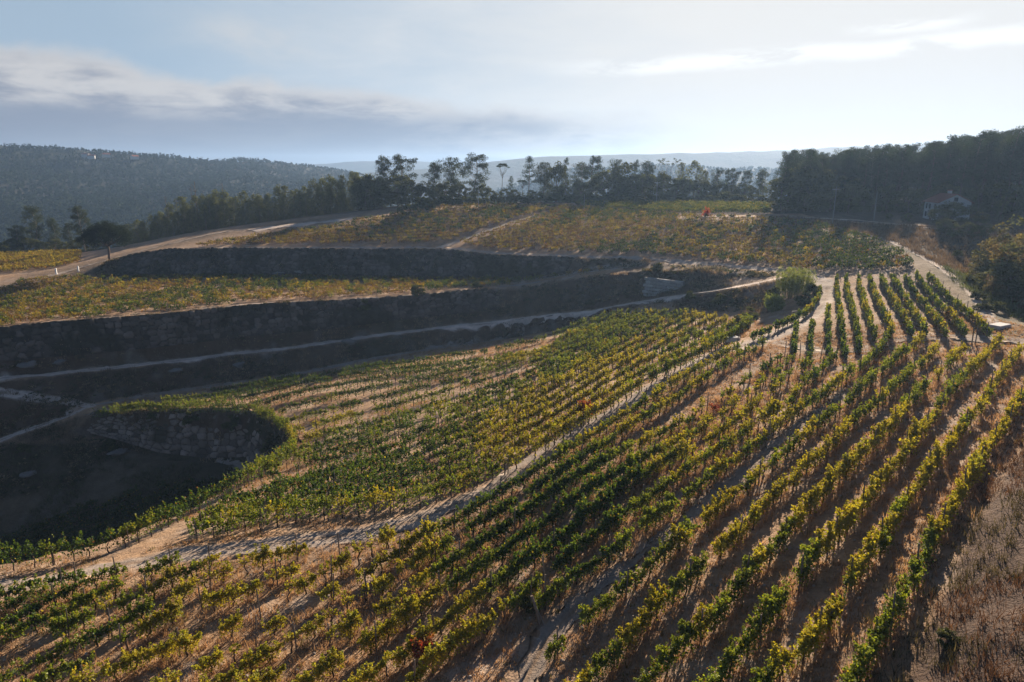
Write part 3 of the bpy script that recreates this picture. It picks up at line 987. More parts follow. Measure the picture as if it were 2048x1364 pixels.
# --- rows of the lower vineyard, traced on the canopy (1.2 m above the ground)
ROWS = {
 ('right', 6): [(1700, 1364), (1713, 1328), (1769, 1249), (1811, 1170), (1860, 1076), (1927, 970), (1976, 884), (2010, 842), (2048, 775), (2090, 710)],
 ('right', 5): [(1500, 1385), (1554, 1330), (1615, 1283), (1679, 1208), (1709, 1140), (1743, 1095), (1788, 1027), (1826, 974), (1898, 880), (1943, 826), (1988, 760), (2038, 695)],
 ('right', 4): [(1395, 1380), (1431, 1344), (1476, 1302), (1521, 1250), (1569, 1180), (1637, 1095), (1690, 1038), (1773, 940), (1841, 858), (1898, 776), (1937, 737), (1999, 676)],
 ('right', 3): [(1270, 1372), (1295, 1347), (1344, 1298), (1401, 1249), (1440, 1215), (1491, 1145), (1540, 1095), (1600, 1023), (1664, 955), (1736, 886), (1793, 832), (1834, 779), (1904, 715), (1926, 693)],
 ('right', 2): [(1130, 1385), (1200, 1320), (1258, 1265), (1337, 1182), (1393, 1133), (1461, 1069), (1506, 1023), (1578, 952), (1646, 899), (1712, 824), (1784, 771), (1820, 737), (1879, 684)],
 ('right', 1): [(1113, 1275), (1157, 1233), (1208, 1196), (1269, 1145), (1344, 1084), (1401, 1035), (1446, 993), (1495, 956), (1570, 895), (1639, 835), (1723, 768), (1793, 709), (1843, 670)],
 ('left', 1): [(1092, 1182), (1140, 1145), (1225, 1090), (1258, 1065), (1310, 1027), (1359, 993), (1412, 948), (1476, 903), (1528, 860), (1584, 818), (1639, 785), (1684, 751), (1748, 704), (1781, 655)],
 ('left', 2): [(830, 1345), (868, 1308), (960, 1240), (1045, 1179), (1082, 1147), (1157, 1087), (1188, 1060), (1235, 1026), (1283, 998), (1400, 912), (1440, 888), (1500, 850), (1568, 803), (1604, 765), (1650, 722), (1675, 702)],
 ('left', 3): [(690, 1368), (733, 1344), (781, 1312), (816, 1283), (872, 1245), (915, 1213), (984, 1158), (1062, 1111), (1127, 1067), (1157, 1036), (1201, 1002), (1235, 971), (1310, 925), (1403, 882), (1469, 838), (1528, 788), (1588, 737), (1642, 699)],
 ('left', 4): [(570, 1372), (613, 1352), (656, 1323), (720, 1288), (773, 1248), (827, 1211), (885, 1165), (929, 1138), (977, 1115), (1021, 1084), (1089, 1040), (1140, 995), (1215, 955), (1256, 931), (1340, 884), (1416, 840), (1489, 788), (1550, 737), (1601, 701)],
 ('left', 5): [(490, 1368), (528, 1350), (573, 1323), (640, 1283), (693, 1245), (747, 1211), (806, 1176), (838, 1157), (892, 1119), (946, 1083), (990, 1063), (1052, 1016), (1116, 971), (1191, 927), (1276, 880), (1362, 838), (1434, 793), (1512, 737), (1571, 699)],
 ('left', 6): [(400, 1368), (427, 1355), (464, 1344), (507, 1312), (587, 1267), (629, 1243), (693, 1197), (755, 1160), (787, 1141), (882, 1084), (919, 1060), (1004, 1008), (1086, 958), (1167, 908), (1238, 856), (1302, 819), (1352, 788), (1403, 752), (1467, 714), (1525, 681)],
 ('left', 7): [(330, 1365), (413, 1317), (488, 1269), (520, 1251), (621, 1197), (699, 1149), (760, 1118), (824, 1080), (894, 1040), (929, 1024), (1004, 975), (1045, 951), (1123, 903), (1200, 852), (1251, 821), (1309, 783), (1352, 755), (1421, 718), (1474, 689)],
 ('left', 8): [(165, 1355), (241, 1322), (330, 1285), (400, 1270), (429, 1254), (507, 1213), (560, 1181), (640, 1144), (707, 1107), (774, 1069)],
 ('left', 9): [(60, 1362), (127, 1325), (216, 1290), (254, 1269), (312, 1235), (356, 1213), (421, 1192), (482, 1175), (517, 1158), (632, 1107), (683, 1083)],
 ('left', 10): [(0, 1355), (60, 1320), (140, 1280), (216, 1246), (317, 1197), (350, 1180), (420, 1150), (507, 1112), (597, 1090)],
 ('left', 11): [(-30, 1320), (0, 1307), (63, 1268), (130, 1245), (190, 1223), (229, 1208), (274, 1185), (343, 1147), (419, 1114)],
 ('left', 12): [(-30, 1275), (15, 1256), (102, 1228), (142, 1213), (178, 1192), (246, 1155), (305, 1129), (338, 1117)],
 ('left', 13): [(-30, 1256), (0, 1243), (33, 1223), (76, 1205), (122, 1182), (173, 1162), (233, 1136)],
 ('left', 14): [(-30, 1222), (5, 1208), (38, 1192), (76, 1177), (120, 1160)],
 ('left', 15): [(-30, 1196), (8, 1182), (51, 1167), (100, 1152), (146, 1140)],
}
M_TOPR = [(500, 791), (560, 775), (629, 757), (726, 742), (801, 734), (880, 728), (967, 714), (1040, 704), (1100, 688), (1150, 660), (1208, 628)]
M_Q = [(582, 880), (620, 868), (700, 850), (800, 828), (900, 800), (1000, 765), (1100, 722), (1200, 668), (1290, 620)]
M_M = [(455, 990), (560, 962), (680, 930), (800, 893), (900, 855), (1000, 812), (1100, 762), (1200, 705), (1302, 650), (1373, 619)]
M_1 = [(390, 1054), (480, 1040), (597, 1020), (742, 1003), (848, 989), (950, 952), (1032, 915), (1100, 874), (1200, 812), (1268, 772), (1357, 720), (1416, 693), (1451, 671), (1500, 640)]
EDGE_ROW = [(200, 826), (260, 818), (330, 812), (450, 810), (515, 818), (552, 840), (580, 862), (590, 880), (572, 905), (545, 923), (500, 948), (455, 970), (400, 998), (350, 1023), (300, 1048), (254, 1068), (178, 1088), (90, 1104), (0, 1116), (-60, 1124)]
BLOCK = [((1673, 548), (1684, 640), (1692, 698)), ((1692, 549), (1708, 620), (1720, 687)), ((1717, 549), (1733, 610), (1750, 665)), ((1740, 549), (1760, 600), (1783, 645)),
         ((1762, 545), (1793, 600), (1826, 656)), ((1786, 546), (1819, 600), (1852, 656)), ((1811, 546), (1850, 600), (1893, 656)), ((1834, 546), (1880, 600), (1932, 656)),
         ((1859, 548), (1915, 600), (1977, 656)), ((1593, 640), (1590, 693)), ((1624, 640), (1623, 700)), ((1655, 614), (1660, 698))]
ROAD_EDGE = [(1640, 572), (1638, 590), (1620, 618), (1584, 636), (1542, 654), (1510, 668)]


def blob(u, v, cu, cv, ru, rv, tilt=0.0):
    x, y = u - cu, v - cv
    a, b = x * math.cos(tilt) + y * math.sin(tilt), -x * math.sin(tilt) + y * math.cos(tilt)
    return np.exp(-((a / ru) ** 2 + (b / rv) ** 2))


RIMTRACK = resample(EDGEIN, 0.7)
PLANTS = []          # x, y, angle, vigour, palette, thin, group, row, index along the row


def plant_row(line, grp, row=None, step=1.25, gap=0.04, boost=1.0):
    c = resample(smooth_poly(np.asarray(line)[:, :2], 1), step)
    t = np.gradient(c, axis=0)
    ang = np.arctan2(t[:, 1], t[:, 0])
    z = zt(c[:, 0], c[:, 1])
    u, v = px(np.column_stack([c, z + 1.2]))
    k = 0
    for i in range(len(c)):
        x, y = c[i] + rng.normal(0, 0.08, 2)
        sparse, thin_p, dark, yel = gap, 0.06, 0.0, 0.0
        vn_a = float(vn(x, y, 6, 101)) * 0.5 + float(vn(x, y, 2.4, 102)) * 0.5
        vn_b = float(vn(x, y, 15, 103))
        if grp == 'near':
            s1 = float(blob(u[i], v[i], 500, 1230, 300, 95, -0.45))
            s2 = float(blob(u[i], v[i], 1520, 745, 135, 60, -0.5))
            s3 = float(blob(u[i], v[i], 1930, 760, 150, 80))
            lf = float(np.clip((900 - u[i]) / 500, 0, 1))
            sparse += 0.32 * s1 + 0.42 * s2 + 0.18 * s3 + 0.06 * lf
            thin_p += 0.5 * s1 + 0.8 * s2 + 0.1 * s3 + 0.14 * lf
            yel = 0.24 + 0.5 * s1 + 0.3 * float(blob(u[i], v[i], 1750, 1200, 260, 250)) + 0.35 * float(blob(u[i], v[i], 850, 1260, 220, 110, -0.5))
            dark = 0.6 * float(blob(u[i], v[i], 1150, 990, 160, 110, -0.6)) + 0.4 * float(blob(u[i], v[i], 120, 1200, 160, 70))
        elif grp == 'mid':
            s1 = float(blob(u[i], v[i], 930, 822, 220, 55, -0.5))
            s2 = float(blob(u[i], v[i], 470, 965, 190, 60, -0.45))
            s3 = float(blob(u[i], v[i], 1080, 920, 50, 40, -0.5))
            sparse += 0.04 * s1 + 0.10 * s2 + 0.3 * s3
            thin_p += 0.5 * s1 + 0.35 * s2
            dark = 0.95 * float(blob(u[i], v[i], 760, 925, 240, 75, -0.45)) + 0.5 * float(blob(u[i], v[i], 700, 770, 230, 60)) + 0.3 * float(blob(u[i], v[i], 1200, 680, 150, 60, -0.5))
            yel = 0.55 * float(blob(u[i], v[i], 1130, 790, 190, 60, -0.6)) + 0.3 * s1 + 0.5 * float(blob(u[i], v[i], 680, 1010, 260, 25, -0.15)) + 0.4 * float(blob(u[i], v[i], 1440, 640, 80, 45, -0.6))
        elif grp == 'block':
            yel = 0.15
        if grp == 'mid' and boost <= 1.0 and np.min(np.hypot(RIMTRACK[:, 0] - x, RIMTRACK[:, 1] - y)) < 1.5:
            continue
        k += 1
        if rng.random() < sparse / max(boost, 1.0) ** 3 + (0.25 if boost <= 1.0 else 0.0) * max(0, -vn_a - 0.35):
            continue
        sc = vn_a * 0.45 + vn_b * 0.55 + yel * 1.3 - dark * 1.3 + rng.normal(0, 0.09)
        if grp == 'block':
            pal = 'rusty' if sc > 0.45 and u[i] > 1800 else ('yellowing' if sc > 0.3 else ('fresh' if sc > 0 else 'green'))
        else:
            pal = 'green' if sc < -0.18 else ('fresh' if sc < 0.28 else ('yellowing' if sc < 0.72 else 'yellow'))
        thin = rng.random() < thin_p - 0.6 * dark
        vig = float(np.clip(0.95 + 0.25 * vn_a + 0.32 * dark + rng.normal(0, 0.08), 0.55, 1.38)) * boost * (0.84 if grp == 'block' else 1.0)
        thin = thin and boost <= 1.0
        PLANTS.append((x, y, ang[i], vig, pal, thin, grp, row, k))


ROW_LINES = {}
for key, pts in ROWS.items():
    ROW_LINES[key] = hits(pts, 1.2)
    plant_row(ROW_LINES[key], 'near', key)


def norm_curve(pts, n=60):
    h = hits(pts, 1.2)
    s = np.concatenate([[0], np.cumsum(np.linalg.norm(np.diff(h[:, :2], axis=0), axis=1))])
    t = np.linspace(0, s[-1], n)
    return np.stack([np.interp(t, s, h[:, k]) for k in range(3)], 1)


GC = [norm_curve(p) for p in (M_TOPR, M_Q, M_M, M_1)]
MID_LINES = []
for (a, b, n) in ((0, 1, 5), (1, 2, 4), (2, 3, 6)):
    for k in range(n):
        MID_LINES.append(GC[a] + (GC[b] - GC[a]) * k / n)
MID_LINES.append(GC[3])
MID_LINES.append(hits(EDGE_ROW, 1.2))
for extra in ([(330, 797), (420, 787), (500, 774), (590, 757)], [(250, 812), (330, 808), (420, 799), (505, 789)], [(620, 752), (720, 733), (800, 722), (880, 712), (960, 698), (1040, 684), (1110, 664), (1165, 643)], [(430, 776), (520, 764), (600, 748)]):
    MID_LINES.append(hits(extra, 1.2))
for k, ln in enumerate(MID_LINES):
    plant_row(ln, 'mid', boost={15: 1.25, 16: 1.45}.get(k, 0.95 if k < 8 else 1.0))
BLOCK_LINES = [hits(p, 1.2) for p in BLOCK]
for ln in BLOCK_LINES:
    plant_row(ln, 'block', gap=0.0, step=1.1)
plant_row(hits(ROAD_EDGE, 1.0), 'block', gap=0.1)

# distance order; the 300 that show largest become things of their own
P0 = np.array([(p[0], p[1]) for p in PLANTS])
zz = zt(P0[:, 0], P0[:, 1])
uu, vv = px(np.column_stack([P0, zz + 1.1]))
seen = (uu > 6) & (uu < 2042) & (vv < 1352) & (vv > 0)
dist = np.sqrt(P0[:, 0] ** 2 + P0[:, 1] ** 2 + zz ** 2)
big = np.array([(0.8 if p[5] else 1.0) * p[3] for p in PLANTS]) / dist
order = np.argsort(-big + (~seen) * 10)
HERO = [int(i) for i in order[:300] if seen[i] and PLANTS[i][6] == 'near']
hero_set = set(HERO)

PROTO = {}
for pal in PALETTES:
    for thin in (False, True):
        for var in range(6):
            g = np.random.default_rng(hash((len(pal), ord(pal[0]), thin, var)) % 9999)
            P, T = vine_points(210 if thin else 800, g, thin=thin, fat=g.uniform(0.62, 0.9))
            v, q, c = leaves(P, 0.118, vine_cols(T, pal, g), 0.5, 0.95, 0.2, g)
            PROTO[(pal, thin, var)] = mesh_np('vine_foliage', v, q, c)
            PROTO[(pal, thin, var)].materials.append(M_VINE)
TRUNKS = []
for var in range(6):
    me = trunk_mb(np.random.default_rng(50 + var), 0.98).mesh('vine_trunk', True)
    me.materials.append(M_BARK)
    TRUNKS.append(me)
LOOKS = {'green': 'dark green', 'fresh': 'fresh green', 'yellowing': 'yellowing', 'yellow': 'bright yellow', 'rusty': 'rusty', 'red': 'red'}


def row_words(key):
    return f"{ORD[key[1] - 1]} row {key[0]} of the dirt strip"


counts = {}
for i in sorted(HERO, key=lambda i: (PLANTS[i][7], PLANTS[i][8])):
    x, y, ang, vig, pal, thin, grp, row, k = PLANTS[i]
    counts[row] = counts.get(row, 0) + 1
    lab = f"{'thin' if thin else 'leafy'} {LOOKS[pal]} grapevine, {ordinal(counts[row])} from the near end, {row_words(row)}"
    g = random.Random(i)
    o = thing('grapevine', lab, 'grapevine', (x, y, float(zt(x, y))), 'grapevines in the lower vineyard', ang + (math.pi if g.random() < .5 else 0),
              (1.0, vig * g.uniform(0.85, 1.1), vig * g.uniform(0.88, 1.06)))
    link('trunk', TRUNKS[g.randrange(6)], None, o)
    link('foliage', PROTO[(pal, thin, g.randrange(6))], None, o)


def merge_vines(idx, name, label, n, leaf, trunks=True, fat=0.78):
    """many plants as one mesh"""
    V, C = [], []
    tb = MB()
    for i in idx:
        x, y, ang, vig, pal, thin = PLANTS[i][:6]
        m = int((n * 0.35 if thin else n) * (0.85 + 0.3 * rng.random()))
        P, T = vine_points(max(m, 12), rng, thin=thin, fat=fat)
        P[:, 1] *= vig
        P[:, 2] *= vig
        ca, sa = math.cos(ang), math.sin(ang)
        Q = np.stack([P[:, 0] * ca - P[:, 1] * sa + x, P[:, 0] * sa + P[:, 1] * ca + y, P[:, 2] + zt(x, y)], 1)
        V.append(Q)
        C.append(vine_cols(T, pal, rng) * rng.uniform(0.85, 1.15))
        if trunks:
            trunk_mb(rng, 0.95 * vig, tb, (x, y, float(zt(x, y))), 1.1, 4)
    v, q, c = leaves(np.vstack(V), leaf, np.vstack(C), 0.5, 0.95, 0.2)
    nv = len(v)
    if trunks:
        tv, tq, tt, tc = np.vstack(tb.v), np.vstack(tb.q), np.vstack(tb.t), np.vstack(tb.c)
        me = mesh_np(name, np.vstack([v, tv]), [q, tq + nv, tt + nv], np.vstack([c, tc]))
        me.materials.append(M_VINE)
        me.materials.append(M_BARK)
        mi = np.zeros(len(me.polygons), dtype=np.int32)
        mi[len(q):] = 1
        me.polygons.foreach_set('material_index', mi)
    else:
        me = mesh_np(name, v, q, c)
        me.materials.append(M_VINE)
    return tag(link(name, me), label, None, None, 'stuff')


rest = [i for i in range(len(PLANTS)) if i not in hero_set]
near_rest = [i for i in rest if PLANTS[i][6] == 'near']
mid_rest = [i for i in rest if PLANTS[i][6] == 'mid']
blk_rest = [i for i in rest if PLANTS[i][6] == 'block']
merge_vines(near_rest, 'vineyard_rows', 'farther vine rows of the lower vineyard beyond the single grapevines', 330, 0.138)
merge_vines(mid_rest, 'vineyard_rows', 'curving vine rows of the slope between the sandy road and the banks', 230, 0.165, fat=0.66)
merge_vines(blk_rest, 'vineyard_rows', 'straight thick vine rows of the block beside the ravine track', 330, 0.17, fat=0.62)


# --- posts along the near and middle rows
def post_spots(line, step, jit=0.25):
    c = resample(np.asarray(line)[:, :2], step)
    return [(c[i][0] + rng.normal(0, jit * 0.3), c[i][1] + rng.normal(0, jit * 0.3), i) for i in range(len(c))]


def post_mesh(name, h, r, seed, lean=0.03):
    g = np.random.default_rng(seed)
    mb = MB()
    z = np.linspace(-0.15, h, 4)
    p = np.stack([g.normal(0, 0.008, 4) + lean * z, g.normal(0, 0.008, 4), z], 1)
    mb.tube(p, np.array([1.05, 1, 0.97, 0.92]) * r, 7, np.array([0.155, 0.125, 0.10]) * g.uniform(0.7, 1.3))
    me = mb.mesh(name)
    me.materials.append(M_WOOD)
    return me


POSTS = []
for key, ln in ROW_LINES.items():
    for x, y, i in post_spots(ln, 5.0):
        POSTS.append((x, y, key, i))
POSTM = [post_mesh('vineyard_post', 1.95, 0.045, 70 + k, 0.02 * (k - 2)) for k in range(5)]
pz = np.array([zt(p[0], p[1]) for p in POSTS])
pu, pv = px(np.column_stack([[p[0] for p in POSTS], [p[1] for p in POSTS], pz + 1]))
pd = np.array([math.hypot(p[0], p[1]) for p in POSTS])
okp = (pu > 0) & (pu < 2048) & (pv < 1364)
sel = [int(i) for i in np.argsort(pd + (~okp) * 1000)[:290] if okp[i]]
pc = {}
for i in sorted(sel, key=lambda i: (POSTS[i][2], POSTS[i][3])):
    x, y, key, k = POSTS[i]
    pc[key] = pc.get(key, 0) + 1
    o = link('vineyard_post', POSTM[i % 5], None, None, (x, y, float(zt(x, y))))
    o.rotation_euler = (random.gauss(0, .03), random.gauss(0, .03), random.uniform(0, 6.28))
    o.scale = (1, 1, random.uniform(0.9, 1.12))
    tag(o, f"weathered wooden post, {ordinal(pc[key])} from the near end, {row_words(key)}", 'post', 'trellis posts in the lower vineyard')
mb = MB()
for ln in MID_LINES[:-4] + BLOCK_LINES:
    for x, y, i in post_spots(ln, 5.0):
        z = float(zt(x, y))
        mb.tube([(x, y, z - .1), (x + random.gauss(0, .04), y, z + random.uniform(1.6, 2.0))], 0.045, 5, (0.15, 0.12, 0.095))
tag(link('trellis_posts', mb.mesh('trellis_posts'), M_WOOD), 'thin trellis posts of the farther vine rows', None, None, 'stuff')

# ------------------------------------------------------------------ fields of far vines
def field(name, label, poly, az, spacing, step, n, leaf, h, pal_fn, gap=0.12, stakes=True, skip=None, fat=1.0, stake_h=1.7):
    poly = np.asarray(poly)[:, :2]
    ca, sa = math.sin(az), math.cos(az)          # along-row direction
    lo, hi = poly.min(0), poly.max(0)
    cx, cy = (lo + hi) / 2
    Rr = np.linalg.norm(hi - lo)
    a = np.arange(-Rr / 2, Rr / 2, step)
    b = np.arange(-Rr / 2, Rr / 2, spacing)
    A, B = np.meshgrid(a, b)
    x = cx + A * ca + B * sa + rng.normal(0, .12, A.shape)
    y = cy + A * sa - B * ca + rng.normal(0, .12, A.shape)
    k = inside(x, y, poly) & (rng.random(A.shape) > gap)
    if skip is not None:
        k &= ~skip(x, y)
    x, y = x[k], y[k]
    z = zt(x, y)
    V, C = [], []
    tb = MB()
    ang = math.atan2(sa, ca)
    for i in range(len(x)):
        pal, vig = pal_fn(x[i], y[i])
        m = max(10, int(n * vig))
        P, T = vine_points(m, rng, L_=step * 1.05, h=h * (0.7 + 0.3 * vig), fat=fat)
        c_, s_ = math.cos(ang), math.sin(ang)
        V.append(np.stack([P[:, 0] * c_ - P[:, 1] * s_ + x[i], P[:, 0] * s_ + P[:, 1] * c_ + y[i], P[:, 2] + z[i]], 1))
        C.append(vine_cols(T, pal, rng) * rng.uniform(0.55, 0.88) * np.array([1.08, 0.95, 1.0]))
        if stakes and rng.random() < 0.5:
            tb.tube([(x[i], y[i], z[i] - .1), (x[i] + rng.normal(0, .05), y[i], z[i] + stake_h * rng.uniform(.85, 1.1))], 0.035, 4, (0.11, 0.085, 0.07))
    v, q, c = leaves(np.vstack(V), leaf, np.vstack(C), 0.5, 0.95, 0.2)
    nv = len(v)
    if stakes:
        tv, tq, tt, tc = np.vstack(tb.v), np.vstack(tb.q), np.vstack(tb.t), np.vstack(tb.c)
        me = mesh_np(name, np.vstack([v, tv]), [q, tq + nv, tt + nv], np.vstack([c, tc]))
        me.materials.append(M_VINE)
        me.materials.append(M_WOOD)
        mi = np.zeros(len(me.polygons), dtype=np.int32)
        mi[len(q):] = 1
        me.polygons.foreach_set('material_index', mi)
    else:
        me = mesh_np(name, v, q, c)
        me.materials.append(M_VINE)
    tag(link(name, me), label, None, None, 'stuff')


def pal_plateau(x, y):
    s = float(fbm(x, y, 22, 3, 110)) + rng.normal(0, .33)
    left = 0.6 if x < 5 + rng.normal(0, 8) else 0.3
    if s + left > 0.55:
        return ('rusty' if rng.random() < 0.8 else 'yellow'), 0.75
    if s + left > 0.1:
        return ('yellowing' if rng.random() < 0.5 else 'rusty'), 0.8
    if s > -0.2:
        return ('fresh' if rng.random() < 0.55 else 'green'), 0.9
    return 'green', 1.1


PP = resample(PLATPATH, 1)


def skip_plateau(x, y):
    return (dist_line(x, y, PLATPATH) < 1.8) | (dist_line(x, y, W1_TOP) < 3.4) | (dist_line(x, y, R_TRACK) < 2.2) | (dist_line(x, y, R5) < 3)


plateau = hits([(380, 496), (500, 492), (700, 494), (880, 494), (1000, 506), (1150, 511), (1290, 516), (1400, 525), (1540, 538), (1640, 545), (1830, 540), (1800, 508),
                (1740, 482), (1660, 458), (1560, 441), (1420, 437)])
plateau = np.vstack([plateau, hits([(1300, 428), (1150, 416), (1000, 411), (900, 416), (800, 430), (700, 446), (600, 462), (520, 474), (430, 486)])])
field('plateau_vineyard', 'autumn coloured vines with stakes covering the sloping plateau', plateau, R(84), 2.3, 1.15, 75, 0.25, 1.45, pal_plateau, 0.1, True, skip_plateau)
backstrip = hits([(1140, 412), (1300, 426), (1400, 429), (1535, 429), (1541, 413), (1400, 410), (1200, 409)])
field('plateau_vineyard', 'green vine strip along the trees at the back of the plateau', backstrip, R(75), 2.0, 1.2, 70, 0.26, 1.6,
      lambda x, y: (('fresh' if rng.random() < .6 else 'green'), 1.1), 0.0, False)


def pal_terrace(x, y):
    s = 0.13 + float(fbm(x, y, 14, 3, 120)) + rng.normal(0, .36)
    return (('rusty' if s > 0.22 else ('yellowing' if s > 0.05 else ('fresh' if s > -0.15 else 'green')))), (1.2 if s < 0.1 else 0.85)


terrace = np.vstack([offset(W2_TOP, 2.4)[0:10], offset(W1_TOE, -1.5)[0:8][::-1], hits([(60, 562), (0, 580), (-100, 600)])])
field('terrace_vineyard', 'green and gold vines carpeting the middle terrace', terrace, R(72), 2.5, 1.15, 70, 0.25, 1.4, pal_terrace, 0.16, True, fat=1.5)
leftf = hits([(-30, 548), (80, 540), (158, 527), (160, 508), (60, 509), (-30, 514)])
field('yellow_vineyard', 'small field of yellow vines beyond the ridge road', leftf, R(75), 2.2, 1.2, 60, 0.28, 1.5,
      lambda x, y: (('rusty' if rng.random() < .45 else 'yellowing'), 1.0), 0.05, False)
pitf = np.vstack([hits([(-60, 1100), (0, 1092), (150, 1060), (330, 1005), (350, 985), (240, 990), (120, 1010), (0, 1045), (-60, 1060)])])
pitf = np.vstack([[-76, 82, 0], [-67, 75, 0], [-54, 75, 0], [-43, 81, 0], [-39, 90, 0], [-44, 95.5, 0], [-55, 94.5, 0], [-66, 91, 0]])
field('hollow_vineyard', 'dark green vines on the floor of the shaded hollow', pitf, R(48), 2.2, 1.1, 150, 0.22, 1.6,
      lambda x, y: ('green', 1.1), 0.02, False, fat=1.6)

# ------------------------------------------------------------------ grass and scrub
def tufts(name, label, P, hgt, blades, cols, width=0.02, spread=0.12, kind='stuff', mat=None):
    """blades of grass: thin triangles leaning out of each tuft"""
    n = len(P)
    base = np.repeat(P, blades, axis=0)
    N = len(base)
    hh = np.repeat(np.broadcast_to(hgt, (n,)), blades) * rng.uniform(0.5, 1.2, N)
    base[:, :2] += rng.normal(0, spread, (N, 2))
    a = rng.uniform(0, 2 * math.pi, N)
    lean = rng.uniform(0.1, 0.8, N) * hh
    tip = base + np.stack([np.cos(a) * lean, np.sin(a) * lean, hh * 0.95], 1)
    b2 = rng.uniform(0, 2 * math.pi, N)
    w = np.stack([np.cos(b2), np.sin(b2), 0 * b2], 1) * (width * rng.uniform(0.7, 1.5, N))[:, None]
    base[:, 2] -= 0.04
    v = np.stack([base - w, base + w, tip], 1).reshape(-1, 3)
    t = np.arange(3 * N).reshape(N, 3)
    c = np.repeat(np.repeat(cols, blades, axis=0) * rng.uniform(0.7, 1.3, (N, 1)), 3, axis=0)
    return tag(link(name, mesh_np(name, v, t, c), mat or M_DRY), label, None, None, kind)


TP, TC, TH_ = [], [], []
S1, S2, S3 = np.array([0.50, 0.315, 0.165]), np.array([0.37, 0.22, 0.125]), np.array([0.16, 0.14, 0.05])
for key, ln in ROW_LINES.items():
    c = resample(ln[:, :2], 0.11)
    d = np.hypot(c[:, 0], c[:, 1])
    dens = np.clip(vn(c[:, 0], c[:, 1], 5, 130) * 0.5 + 0.55, 0.08, 1)
    k = rng.random(len(c)) < dens
    c = c[k]
    c = c + rng.normal(0, 0.42, c.shape)
    TP.append(np.column_stack([c, zt(c[:, 0], c[:, 1])]))
    m = rng.random((len(c), 1))
    g_ = (rng.random((len(c), 1)) < 0.07)
    TC.append(np.where(g_, S3, S1 * m + S2 * (1 - m)))
    TH_.append(rng.uniform(0.3, 0.75, len(c)))
P = np.column_stack([rng.uniform(-45, 60, 60000), rng.uniform(18, 84, 60000)])
k = inside(P[:, 0], P[:, 1], np.vstack([BANK_TOE, L1[::-1], FIELD_BOT2])) & (vn(P[:, 0], P[:, 1], 4, 131) > -0.35)
k &= (dist_line(P[:, 0], P[:, 1], STRIP) > 1.0) & (dist_line(P[:, 0], P[:, 1], L1) > 1.5)
P = P[k]
TP.append(np.column_stack([P, zt(P[:, 0], P[:, 1])]))
m = rng.random((len(P), 1))
TC.append(np.where(rng.random((len(P), 1)) < 0.06, S3, S1 * m * 0.9 + S2 * (1 - m)))
TH_.append(rng.uniform(0.10, 0.26, len(P)))
P = np.column_stack([rng.uniform(-70, 55, 60000), rng.uniform(38, 138, 60000)])
k = inside(P[:, 0], P[:, 1], np.vstack([EDGE[::-1], T3, F_BACK, L1[10:0:-1]])) & (vn(P[:, 0], P[:, 1], 4, 131) + 0.5 * vn(P[:, 0], P[:, 1], 1.5, 132) > -0.1) & (dist_line(P[:, 0], P[:, 1], L1) > 1.5)
P = P[k][:24000]
TP.append(np.column_stack([P, zt(P[:, 0], P[:, 1])]))
m = rng.random((len(P), 1))
TC.append(np.where(rng.random((len(P), 1)) < 0.10, S3, S1 * m * 0.8 + S2 * 0.9 * (1 - m)))
TH_.append(rng.uniform(0.14, 0.38, len(P)))
tufts('dry_grass', 'straw coloured dry grass along and between the vine rows', np.vstack(TP), np.concatenate(TH_), 9, np.vstack(TC), 0.026, 0.13)
# bracken and rough grass on the bank at the right edge
P = np.column_stack([rng.uniform(10, 70, 17000), rng.uniform(8, 80, 17000)])
bp = np.vstack([BANK_TOE, BANK_TOP[::-1]])
k = inside(P[:, 0], P[:, 1], bp) | (inside(P[:, 0], P[:, 1], np.vstack([offset(BANK_TOE, 2.0), BANK_TOE[::-1]])) & (rng.random(len(P)) < .5))
P = P[k]
nb = vn(P[:, 0], P[:, 1], 5, 133)
cc = np.where((nb > 0.2)[:, None], np.array([0.075, 0.062, 0.026]), np.array([0.110, 0.058, 0.032])) * rng.uniform(.6, 1.2, (len(P), 1))
tufts('bracken', 'brown bracken and rough grass covering the bank beside the last vine row', np.column_stack([P, zt(P[:, 0], P[:, 1])]), rng.uniform(.25, .7, len(P)), 14, cc, 0.018, 0.22)


def scrub(name, label, P, size, n, cols, leaf):
    g = rng
    V, C = [], []
    for i in range(len(P)):
        m = int(n * g.uniform(.6, 1.3))
        d = g.normal(size=(m, 3))
        d /= np.linalg.norm(d, axis=1, keepdims=True)
        d *= (g.random(m) ** 0.4)[:, None]
        s = size[i]
        q = d * (s * g.uniform(.8, 1.3), s * g.uniform(.8, 1.3), s * 0.75)
        q[:, 2] = np.abs(q[:, 2])
        V.append(q + P[i])
        C.append(np.broadcast_to(cols[i] * g.uniform(.7, 1.25), (m, 3)) * g.uniform(.7, 1.3, (m, 1)))
    v, q, c = leaves(np.vstack(V), leaf, np.vstack(C), 0.3, 0.7)
    return tag(link(name, mesh_np(name, v, q, c), M_TREE), label, None, None, 'stuff')


